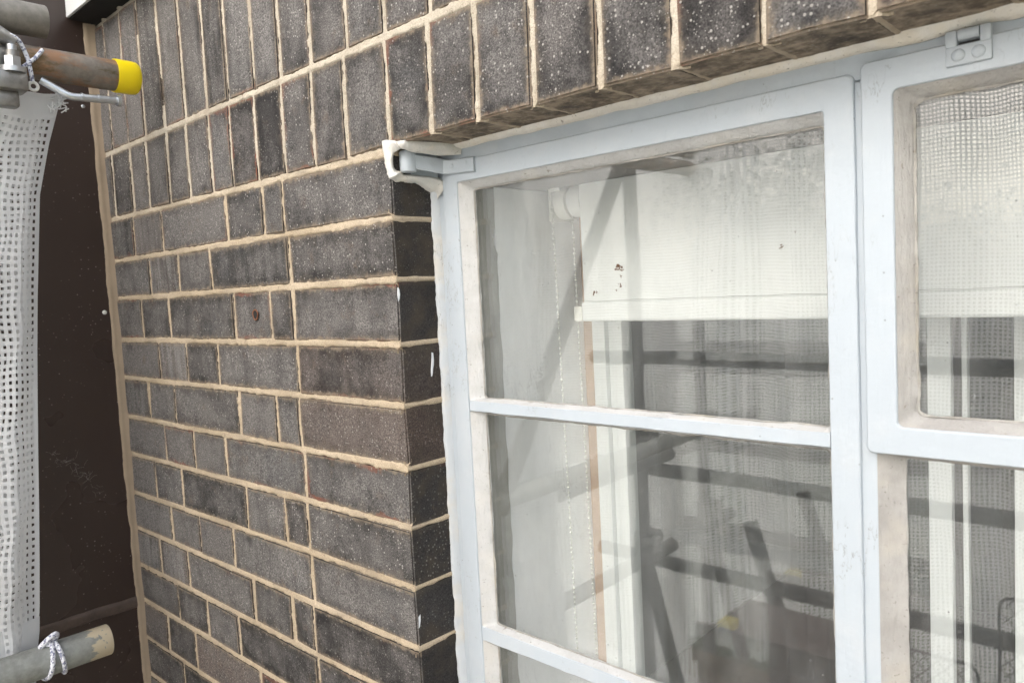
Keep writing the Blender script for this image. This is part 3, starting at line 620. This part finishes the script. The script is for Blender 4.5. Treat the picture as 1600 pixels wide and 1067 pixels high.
kn = MB(); cx, cy = .0075, .0215; rings = []
for z, r in ((-.0010, .0070), (-.0016, .0092), (-.0030, .0100), (-.0235, .0100), (-.0252, .0090), (-.0258, .0065)):
    rings.append([(cx+r*math.cos(t), cy+r*math.sin(t), z) for t in [2*math.pi*i/20 for i in range(20)]])
kn.loft(rings, True, True); smooth_by_angle(fix_normals(kn.obj('knuckle', WHITE, hinge)), 40)
m = MB(); rr = []
for (x, y, zt, zb_) in ((.0120, .0170, -.0040, -.0215), (.0175, .0305, -.0060, -.0235), (.0240, .0465, -.0085, -.0262), (.0285, .0590, -.0105, -.0282), (.0345, .0620, -.0115, -.0290), (.0550, .0624, -.0128, -.0300), (.0755, .0626, -.0140, -.0312)):
    rr.append([(x, y, zt), (x+.0004, y-.0018, zt-.0012), (x+.0004, y-.0018, zb_+.0012), (x, y, zb_), (x, y+.0035, zb_), (x, y+.0035, zt)])
m.loft(rr, True, True); smooth_by_angle(fix_normals(m.obj('hinge_arm', WHITE, hinge)), 35)
m = MB(); dome(m, (.0405, .0606, -.0200), .0030, 'y', .35); fix_normals(m.obj('screw_head', WHITE, hinge, True))
m = MB(); dome(m, (.0640, .0612, -.0190), .0026, 'y', .35); fix_normals(m.obj('screw_head', WHITE, hinge, True))
# butt hinge on top of the fanlight
m = MB(); m.box(.5600, .5885, .0598, .0632, -.0262, -.0125, r=.0009); m.box(.5600, .5675, .0585, .0632, -.0135, -.0020, r=.0014); m.box(.5815, .5885, .0585, .0632, -.0135, -.0020, r=.0014)
h2 = m.obj('hinge', WHITE, win); smooth_by_angle(h2, 40)
m = MB(); m.tube([(.5680, .0618, -.0055), (.5810, .0618, -.0055)], .0040, 14); smooth_by_angle(m.obj('knuckle', WHITE, h2), 40)
m = MB(); m.box(.5680, .5810, .0612, .0624, -.0128, -.0105); m.obj('slot', DARK, h2)
for x in (.5680, .5805):
    m = MB(); dome(m, (x, .0600, -.0195), .0046, 'y', .45, 16); fix_normals(m.obj('rivet', WHITE, h2, True))
# brown remains of insects on the left pane
def blot(name, pts, label, y=.0764):
    m = MB()
    for (x, z, r) in pts:
        c = Vector((x, y, z))
        for j in range(9):
            q = c+Vector((U(-1, 1)*r*1.9, 0, U(-1, 1)*r*1.9)); rr = r*U(.35, .8); n = 7; ou = []
            for i in range(n):
                t = 2*math.pi*i/n; k = rr*U(.6, 1.3); ou.append((q.x+k*math.cos(t), q.y, q.z+k*math.sin(t)))
            m.loft([ou, [(q.x+(a-q.x)*.5, q.y-rr*.5, q.z+(b-q.z)*.5) for a, _, b in ou]]); m.add([(q.x+(a-q.x)*.5, q.y-rr*.5, q.z+(b-q.z)*.5) for a, _, b in ou], [list(range(n))])
    return tag(fix_normals(m.obj(name, BUG)), label, 'insect remains')
blot('insect_remains', [(.2615, -.150, .0018), (.2585, -.152, .0015), (.2635, -.1535, .0012), (.2620, -.161, .0008), (.2610, -.170, .0010), (.2560, -.1745, .0006)], 'large brown cluster of dried insect remains on the upper left pane')
blot('insect_remains', [(.2295, -.176, .0013)], 'single dark insect spot low on the left pane near the blind edge')
blot('insect_remains', [(.4300, -.1430, .0008), (.4285, -.1450, .0006), (.4415, -.1320, .0004)], 'faint grey insect flecks near the right side of the left pane')

# ------------------------------------------------------------------ inside: blind, secondary glazing, furniture
bl = tag(empty('roller_blind', (.5, .2, -.03)), 'cream roller blind half lowered behind the window glass', 'roller blind')
YB = .2; RY = YB+.020; RZ = -.0605
m = MB(); rings = []
for x, r in ((.0985, .0175), (.0990, .0205), (.118, .0205), (.1185, .0185), (.985, .0185)): rings.append([(x, RY+r*math.cos(t), RZ+r*math.sin(t)) for t in [2*math.pi*i/28 for i in range(28)]])
m.loft(rings, True, True); smooth_by_angle(fix_normals(m.obj('roller_tube', BLIND, bl)), 40)
m = MB(); rr = []
for i in range(40):
    x = .1205+.855*i/39; w = .0012*math.sin(x*21)
    rr.append([(x, YB+w*.2, -.0426)]+[(x, YB+w*(k/7), RZ-(k/7)*.1515) for k in range(8)])
m.loft(rr, False); o = m.obj('fabric', BLIND, bl, True)
m = MB(); m.box(.1195, .98, YB-.0050, YB+.0065, -.2135, -.1890, r=.003); m.obj('hem_pocket', BLIND, bl)
m = MB(); m.box(.1060, .1188, YB-.0035, YB+.0055, -.2130, -.1945, r=.0015); m.obj('hem_end_cap', WPLAST, bl)
m = MB(); m.tube([(.121+.02*i, YB-.0052, -.1880+.0004*math.sin(i*2)) for i in range(43)], .0004, 4); m.obj('stitching', plain('grey_thread', (.35, .36, .33), .9), bl)
br = MB(); br.box(.070, .0735, RY-.020, RY+.025, -.084, -.0418, r=.001); br.box(.0735, .0985, RY-.006, RY+.006, -.067, -.053, r=.002); br.box(.0735, .088, RY-.020, RY+.025, -.046, -.0418, r=.001)
br.obj('bracket', WPLAST, bl)
m = MB(); m.tube([(.078, RY, RZ), (.0955, RY, RZ)], .0215, 20); smooth_by_angle(m.obj('chain_wheel', WPLAST, bl), 40)
for x, y in ((.0768, YB-.001), (.0985, YB+.012)):
    m = MB(); zt, zbt = -.066, -.655; n = 88
    m.tube([(x+.008*((zt-z)/.6), y, z) for z in np.linspace(zt, zbt, 20)], .00045, 5, mi=0)
    for i in range(n):
        z = zt+(zbt-zt)*i/(n-1); xx = x+.008*((zt-z)/.6); r = .0024
        m.add([(xx+r, y, z), (xx-r, y, z), (xx, y+r, z), (xx, y-r, z), (xx, y, z+r*1.1), (xx, y, z-r*1.1)], [(0, 2, 4), (2, 1, 4), (1, 3, 4), (3, 0, 4), (2, 0, 5), (1, 2, 5), (3, 1, 5), (0, 3, 5)])
    o = m.obj('bead_chain', WPLAST, bl, True); o['kind'] = 'stuff'
sg = tag(empty('secondary_glazing', (.5, .3, -.93)), 'white framed inner sliding glazing behind the blind, with tan timber lining', 'inner window')
m = MB(); m.box(XJ+.0003, .0628, .292, .3285, -.9345, -.0418, r=.001); m.obj('timber_lining', TAN, sg)
m = MB(); m.box(.0632, .0845, .290, .326, -.9345, -.0418, r=.001); m.box(.0848, .0975, .2985, .326, -.9345, -.0418, r=.001); m.box(.0978, .1110, .293, .318, -.9345, -.0418, r=.001); m.obj('side_frame', UPVC, sg)
m = MB(); m.box(.1112, .999, .294, .326, -.9345, -.905, r=.001); m.obj('bottom_rail', UPVC, sg)
m = MB(); m.box(.487, .5085, .292, .304, -.9045, -.0418, r=.001); m.obj('stile', UPVC, sg)
m = MB(); m.box(.5150, .5200, .3065, .318, -.9045, -.0418, r=.0008); m.obj('stile', UPVC, sg)
m = MB(); m.box(.5600, .5840, .3065, .324, -.9045, -.0418, r=.001); m.obj('stile', UPVC, sg)
m = MB(); m.box(.1105, .4875, .2975, .3015, -.9048, -.0422); m.obj('pane', GLASS2, sg)
m = MB(); m.box(.5200, .9800, .3105, .3145, -.9048, -.0422); m.obj('pane', GLASS2, sg)
# ------------------------------------------------------------------ scaffold at the left edge
def tube_obj(name, a, b, mat, label, group=None, r=.02415, wall_t=.004, cat='scaffold tube'):
    a, b = Vector(a), Vector(b); t = (b-a).normalized(); u = t.orthogonal().normalized(); w = t.cross(u); n = 32; rings = []
    L = (b-a).length
    for p, q in ((a+t*.02, r-wall_t), (a, r-wall_t), (a, r-.0006), (a+t*.001, r)): rings.append((p, q))
    k = max(2, int(L/.06))
    for i in range(1, k): rings.append((a+t*(L*i/k), r))
    for p, q in ((b-t*.001, r), (b, r-.0006), (b, r-wall_t), (b-t*.02, r-wall_t)): rings.append((p, q))
    m = MB(); m.loft([[p+u*q*math.cos(2*math.pi*j/n)+w*q*math.sin(2*math.pi*j/n) for j in range(n)] for p, q in rings], True, True)
    o = smooth_by_angle(fix_normals(m.obj(name, mat)), 40); return tag(o, label, cat, group)
G = 'scaffold tubes around the window'
t1 = tube_obj('scaffold_tube', (-.600, -1.62, .203), (-.600, -.048, .2065), RUST, 'rusty brown scaffold tube with a yellow end cap, top left', G)
m = MB(); rings = []
for y, r in ((-.0700, .0238), (-.0705, .0258), (-.068, .0262), (-.046, .0262), (-.0375, .0254), (-.0345, .0232), (-.0335, .018)):
    rings.append([(-.600+r*math.cos(t), y, .2065+r*math.sin(t)) for t in [2*math.pi*i/36 for i in range(36)]])
m.loft(rings, True, True); cap = smooth_by_angle(fix_normals(m.obj('end_cap', YEL, t1)), 35)
t2 = tube_obj('scaffold_tube', (-.600, -1.62, -.688), (-.600, -.152, -.6965), GALVP, 'grey scaffold tube end flecked with cream paint, bottom left', G)
t3 = tube_obj('scaffold_tube', (-.600, -1.62, .262), (-.600, -.163, .2695), GALV, 'grey scaffold tube cut off by the top left corner of the photo', G)
# coupler, partly outside the picture, clamped on the rusty tube
cp = tag(empty('scaffold_coupler', (-.585, -.23, .19)), 'grimy galvanised coupler with bolt clamped round the rusty tube', 'coupler')
m = MB()
for yo, rr_, w in ((-.238, .0300, .030),):
    rings = []
    for y, r in ((yo-w/2, .0245), (yo-w/2, rr_-.001), (yo-w/2+.002, rr_), (yo+w/2-.002, rr_), (yo+w/2, rr_-.001), (yo+w/2, .0245)): rings.append([(-.600+r*math.cos(t), y, .203+r*math.sin(t)) for t in [2*math.pi*i/32 for i in range(32)]])
    m.loft(rings, True)
smooth_by_angle(fix_normals(m.obj('clamp_band', ZINCD, cp)), 40)
m = MB(); m.box(-.585, -.548, -.262, -.206, .150, .176, r=.004); m.box(-.582, -.560, -.252, -.216, .128, .152, r=.004); smooth_by_angle(m.obj('clamp_jaw', ZINCD, cp), 40)
m = MB(); m.tube([(-.558, -.222, .160), (-.556, -.222, .214)], .0062, 14); smooth_by_angle(m.obj('bolt', ZINC, cp), 40)
m = MB(); m.tube([(-.5575, -.222, .176), (-.557, -.222, .183)], .0165, 22); smooth_by_angle(m.obj('washer', ZINC, cp), 40)
m = MB(); m.tube([(-.557, -.222, .183), (-.5565, -.222, .197)], .0112, 6); m.obj('nut', ZINC, cp)
m = MB(); m.tube([(-.5565, -.222, .197), (-.5562, -.222, .206)], .0085, 16); smooth_by_angle(m.obj('bolt_end', ZINCD, cp), 40)
m = MB(); m.tube([(-.5850, -.285, .198), (-.572, -.262, .228), (-.570, -.236, .233), (-.570, -.214, .222)], [.010, .012, .012, .009], 12); smooth_by_angle(m.obj('swing_arm', ZINCD, cp), 60)
# cord with eyelet
def smooth_path(pts, sub=8):
    pts = [Vector(p) for p in pts]; P = []
    for i in range(len(pts)-1):
        a, b, c, d = pts[max(i-1, 0)], pts[i], pts[i+1], pts[min(i+2, len(pts)-1)]
        for k in range(sub):
            t = k/sub; P.append(.5*((2*b)+(c-a)*t+(2*a-5*b+4*c-d)*t*t+(3*b-a-3*c+d)*t**3))
    return P+[pts[-1]]
cd = tag(empty('eyelet_cord', (-.57, -.2, .2)), 'grey flecked cord looped over the rusty tube, ending in a white eyelet', 'cord')
m = MB(); m.tube(smooth_path([(-.566, -.250, .224), (-.5635, -.231, .2300), (-.566, -.212, .2275), (-.5705, -.2010, .2100), (-.5690, -.1975, .1900), (-.5700, -.1955, .1700)]), .0030, 10)
m.tube(smooth_path([(-.5745, -.1770, .2200), (-.5705, -.1880, .2060), (-.5685, -.1985, .1960), (-.5690, -.2080, .1870)]), .0029, 10); smooth_by_angle(m.obj('cord', CORD, cd), 60)
m = MB(); ng = 20; rings = []
for j in range(10):
    b = 2*math.pi*j/10; rings.append([(-.5695+.0018*math.sin(b), -.1950+(.0058+.0024*math.cos(b))*math.cos(t), .1632+(.0058+.0024*math.cos(b))*math.sin(t)) for t in [2*math.pi*i/ng for i in range(ng)]])
rings.append(rings[0]); m.loft(rings); smooth_by_angle(fix_normals(m.obj('eyelet', WPLAST, cd)), 60)
bt = tag(empty('hook_bolt', (-.585, -.12, .16)), 'thin galvanised rod with flanged end beneath the yellow capped tube', 'bolt')
m = MB(); m.tube(smooth_path([(-.592, -.178, .180), (-.587, -.158, .168), (-.583, -.143, .1600), (-.581, -.125, .1595), (-.580, -.076, .1620)]), .0058, 14); smooth_by_angle(m.obj('rod', ZINC, bt), 40)
m = MB(); m.tube([(-.580, -.0765, .1620), (-.580, -.0715, .1622)], .0094, 16); smooth_by_angle(m.obj('flange', ZINC, bt), 40)
for y in (-.128, -.104):
    m = MB(); m.tube([(-.580, y, .1598+(y+.128)*.05), (-.580, y+.0022, .1599+(y+.128)*.05)], .0064, 14); smooth_by_angle(m.obj('collar', ZINC, bt), 40)
cd2 = tag(empty('tie_cord', (-.6, -.235, -.69)), 'white and blue flecked cord tied round the grey tube end', 'cord')
def around(y0, y1, ph0, ph1, n=18, r=.0272):
    return [(-.600+r*math.cos(a), y0+(y1-y0)*i/(n-1), -.6945+r*math.sin(a)) for i, a in enumerate(np.linspace(ph0, ph1, n))]
m = MB(); m.tube(around(-.2335, -.2480, 1.45, -1.9), .0034, 10); m.tube(around(-.2300, -.2180, 1.2, -1.9), .0034, 10)
m.tube(smooth_path([(-.597, -.2480, -.672), (-.588, -.2400, -.6610), (-.588, -.2300, -.6560), (-.594, -.2260, -.6610), (-.596, -.2320, -.6690), (-.590, -.2400, -.6680)]), .0042, 10)
smooth_by_angle(m.obj('cord', CORD, cd2), 60)

# ------------------------------------------------------------------ debris nets: every tape is geometry
def net(name, fn, nu, nv, wu, wv, mat, su, sv, label, group, hems=()):
    """fn(u,v)->point, u in [0,1], v in [0,1]; nu tapes run along v, nv tapes along u"""
    V = []; F = []
    def strip(fix, along, w, steps, sd):
        b = len(V); ss = np.linspace(0, 1, steps+1)
        for t in ss:
            j = .25*w*noise.noise(Vector((t*60, sd*1.7, 3)))
            for e in (-w/2, w/2):
                c = fix+e+j; V.append(fn(c, t) if along == 'v' else fn(t, c))
        for i in range(steps): F.append((b+2*i, b+2*i+2, b+2*i+3, b+2*i+1))
    for i in range(nu): strip((i+.5)/nu, 'v', wu/1.0, sv, i)
    for i in range(nv): strip((i+.5)/nv, 'u', wv/1.0, su, i+777)
    for (u0, u1, v0, v1) in hems:
        b = len(V); a, c = 24, 24
        for i in range(a+1):
            for k in range(c+1):
                p = fn(u0+(u1-u0)*i/a, v0+(v1-v0)*k/c); V.append((p[0]+.0012, p[1], p[2]))
        for i in range(a):
            for k in range(c): F.append((b+i*(c+1)+k, b+(i+1)*(c+1)+k, b+(i+1)*(c+1)+k+1, b+i*(c+1)+k+1))
    o = fast_mesh(name, np.array(V), np.array(F), mat, None)
    return tag(o, label, 'netting', group) if label else o
NX = -.632
def edge_y(z): return float(np.interp(z, [-1.7, -.73, -.659, -.376, -.178, .0185, .1186, .150, .172], [-.30, -.2508, -.2387, -.2169, -.2005, -.1823, -.1581, -.1470, -.1400]))
def end_net(u, v):
    z = .172-v*1.90; y0 = edge_y(z); L = .62; y = y0-u*L
    f = .010*math.sin(u*L*62+z*2.1)+.007*math.sin(u*L*23+1.5+z*1.3)+.004*math.sin(u*L*140+z*6)
    f *= min(1, .25+abs(v)*6)*min(1, .3+u*12); sag = -.004*math.sin(u*L*40)*(1 if v < .1 else .3)
    return (NX+f+.004*math.sin(z*9), y+.0035*math.sin(z*27+u*26)*min(1, u*8)+.0025*math.sin(z*70+u*60)*min(1, u*8), z+sag+.003*math.sin(z*55+u*70)*min(1, u*6))
net('debris_net', end_net, 78, 172, .0043/.62, .0056/1.9, NET, 90, 120, 'white debris netting hanging between the scaffold tubes at the left edge', 'debris netting', hems=((0, 1, .0, .020), (0, 1, .425, .452), (0, .006, 0, 1)))
def end_net2(u, v):
    p = end_net(u, v); z = p[2]
    return (p[0]-.016-.008*math.sin(u*60+z*4), p[1]-.004-.006*math.sin(z*5+1)-.010*v*math.sin(u*9), z-.005+.004*math.sin(u*30))
e2 = net('folded_layer', end_net2, 78, 172, .0042/.62, .0054/1.9, NET, 70, 100, None, None)
e2.parent = bpy.data.objects['debris_net']
m = MB()                                                    # knotted net corner beside the rod
for i in range(26):
    c = Vector((-.612+U(-.006, .006), -.150+U(-.010, .008), .154+U(-.012, .010))); d = Vector((U(-.3, .3), U(-1, 1), U(-1, 1))).normalized()*.0065
    m.tube([c-d, c+Vector((U(-.003, .003),)*3), c+d], .0011, 5)
tag(m.obj('net_corner', NET), 'frayed knot of white netting gathered beside the thin rod', 'netting')

# ------------------------------------------------------------------ the scaffold behind the camera, mirrored in the glass
YS = -1.50
GR = 'scaffold mirrored in the window glass'
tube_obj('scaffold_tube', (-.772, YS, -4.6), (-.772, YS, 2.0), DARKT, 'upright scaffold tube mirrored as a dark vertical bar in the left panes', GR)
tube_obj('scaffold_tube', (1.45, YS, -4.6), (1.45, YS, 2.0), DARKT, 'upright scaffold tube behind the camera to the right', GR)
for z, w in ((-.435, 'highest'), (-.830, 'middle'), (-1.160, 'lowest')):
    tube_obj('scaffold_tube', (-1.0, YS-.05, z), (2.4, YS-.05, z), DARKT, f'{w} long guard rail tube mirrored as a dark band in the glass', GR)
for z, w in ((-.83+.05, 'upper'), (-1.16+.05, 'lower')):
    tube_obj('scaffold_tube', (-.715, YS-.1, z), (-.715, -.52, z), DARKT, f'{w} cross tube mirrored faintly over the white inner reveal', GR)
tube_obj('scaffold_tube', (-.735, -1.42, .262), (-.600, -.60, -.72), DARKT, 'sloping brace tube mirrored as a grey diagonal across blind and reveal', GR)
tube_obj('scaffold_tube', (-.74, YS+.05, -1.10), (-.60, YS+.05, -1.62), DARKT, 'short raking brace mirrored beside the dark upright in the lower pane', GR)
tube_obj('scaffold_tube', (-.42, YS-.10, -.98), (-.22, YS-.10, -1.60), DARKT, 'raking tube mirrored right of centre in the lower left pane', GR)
def coupler(x, y, z, label):
    c = tag(empty('scaffold_coupler', (x, y, z)), label, 'coupler', 'couplers mirrored in the glass')
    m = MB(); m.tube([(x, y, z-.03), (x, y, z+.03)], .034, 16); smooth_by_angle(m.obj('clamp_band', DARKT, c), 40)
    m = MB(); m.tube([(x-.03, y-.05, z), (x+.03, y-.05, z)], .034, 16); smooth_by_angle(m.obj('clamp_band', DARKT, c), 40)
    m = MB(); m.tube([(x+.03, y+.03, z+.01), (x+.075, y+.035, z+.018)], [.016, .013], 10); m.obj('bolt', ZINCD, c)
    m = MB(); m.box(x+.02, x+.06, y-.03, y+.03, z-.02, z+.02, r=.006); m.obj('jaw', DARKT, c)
coupler(-.772, YS, -.72, 'dark coupler mirrored high on the upright in the lower pane')
coupler(-.772, YS, -1.08, 'dark coupler mirrored low on the upright where the brace starts')
def guard(x0, x1, z0, z1, y, label):
    g = tag(empty('brick_guard', ((x0+x1)/2, y, z0)), label, 'brick guard', 'wire guards mirrored in the glass')
    m = MB(); p = rrect(x0, x1, z0, z1, .03, y, 6, 6); m.tube(p+[p[0], p[1]], .0042, 8, False); smooth_by_angle(m.obj('frame', BLACKW, g), 60)
    m = MB(); st = .034; n = int((x1-x0+z1-z0)/st)
    for sgn in (1, -1):
        for i in range(-int((z1-z0)/st), int((x1-x0)/st)+1):
            P = []
            for k in range(25):
                t = k/24; z = z0+(z1-z0)*t; x = (x0+i*st+(z-z0)*.9 if sgn > 0 else x0+i*st+(z1-z)*.9)
                if x0 < x < x1: P.append((x, y, z))
            if len(P) > 1: m.tube(P, .0016, 4, False)
    o = m.obj('wire_mesh', BLACKW, g); o['kind'] = 'stuff'
guard(.010, .252, -1.60, -1.235, YS-.02, 'small black wire guard with rounded corner mirrored in the lower right pane')
guard(.30, 1.25, -1.60, -1.03, YS-.02, 'wide wire guard mirrored at the right edge of the lower pane')
for i in range(5):
    m = MB(); y = -1.42+i*.232; m.box(-.85, 2.6, y, y+.222, -1.66+U(-.002, .002), -1.622, r=.003)
    tag(m.obj('scaffold_board', BOARD), f'{["outermost", "second outermost", "middle", "second innermost", "innermost"][i]} wooden scaffold board of the walkway below the window', 'scaffold board', 'scaffold boards of the walkway')
cb = tag(empty('crate', (-.1, -1.2, -1.62)), 'dark red brown slatted crate mirrored at the bottom right of the left pane', 'crate')
for i in range(7):
    m = MB(); x = -.315+i*.064; m.box(x, x+.058, -1.060, -1.045, -1.61, -1.085+U(-.004, .004), r=.002); m.obj('slat', BROWNW, cb)
m = MB(); m.box(-.315, .127, -1.36, -1.062, -1.618, -1.13, r=.003); m.obj('body', BROWNW, cb)
m = MB(); m.box(-.32, .13, -1.043, -1.030, -1.19, -1.145, r=.002); m.obj('batten', BROWNW, cb)
m = MB(); m.box(-.285, -.245, -1.16, -1.10, -1.129, -1.100, r=.006)
tag(m.obj('yellow_block', YEL), 'small yellow block lying on the red brown crate', 'block')
def big_net(u, v):
    x = -1.9+u*4.5; z = 1.9-v*3.6
    f = .03*math.sin(x*17+.4*math.sin(z*3))+.018*math.sin(x*41+z*1.1)+.012*math.sin(x*7+z*2.3)
    f += .05*math.exp(-((x+.45-.06*z)/.10)**2)*math.sin(x*70)
    return (x+.006*math.sin(z*5+x*9), YS-.13+f, z+.006*math.sin(x*11))
net('debris_net', big_net, 415, 330, .0052/4.5, .0052/3.6, NET, 190, 60, 'long sheet of white debris netting mirrored as a fine grid in the glass', 'debris netting')
# garden seen only through the net and in the glass
def tree(x, y, h, r, sd, label):
    g = np.random.default_rng(sd); t = tag(empty('garden_tree', (x, y, -4.6)), label, 'tree', 'trees beyond the netting')
    m = MB(); m.tube([(x, y, -4.6), (x+.1, y, -4.6+h*.3), (x, y+.1, -4.6+h*.55), (x+.05, y, -4.6+h*.85)], [.16, .12, .08, .03], 8)
    for i in range(7):
        a = g.uniform(0, 6.28); z = -4.6+h*g.uniform(.35, .7); m.tube([(x, y, z), (x+math.cos(a)*r*.4, y+math.sin(a)*r*.4, z+.3), (x+math.cos(a)*r*.8, y+math.sin(a)*r*.8, z+.7)], [.05, .035, .012], 6)
    m.obj('trunk', BARK, t, True)
    n = 5200; cl = g.normal(0, 1, (26, 3))*np.array([r*.45, r*.45, h*.16])+np.array([x, y, -4.6+h*.68])
    c = cl[g.integers(0, 26, n)]+g.normal(0, 1, (n, 3))*r*.17; a = g.normal(0, 1, (n, 3)); a /= np.linalg.norm(a, axis=1)[:, None]; b = np.cross(a, g.normal(0, 1, (n, 3))); b /= np.linalg.norm(b, axis=1)[:, None]
    s = g.uniform(.04, .085, (n, 1)); V = np.stack([c-a*s, c+b*s*.55, c+a*s, c-b*s*.55], 1).reshape(-1, 3); fast_mesh('crown', V, np.arange(4*n).reshape(-1, 4), LEAF, t, False)
tree(-6.6, -7.0, 5.6, 1.5, 1, 'rounded green garden tree blurred behind the netting, left')
tree(-3.6, -8.2, 6.4, 1.7, 2, 'taller green garden tree blurred behind the netting, middle')
tree(-1.2, -9.5, 5.2, 1.5, 3, 'small green garden tree blurred behind the netting, right')
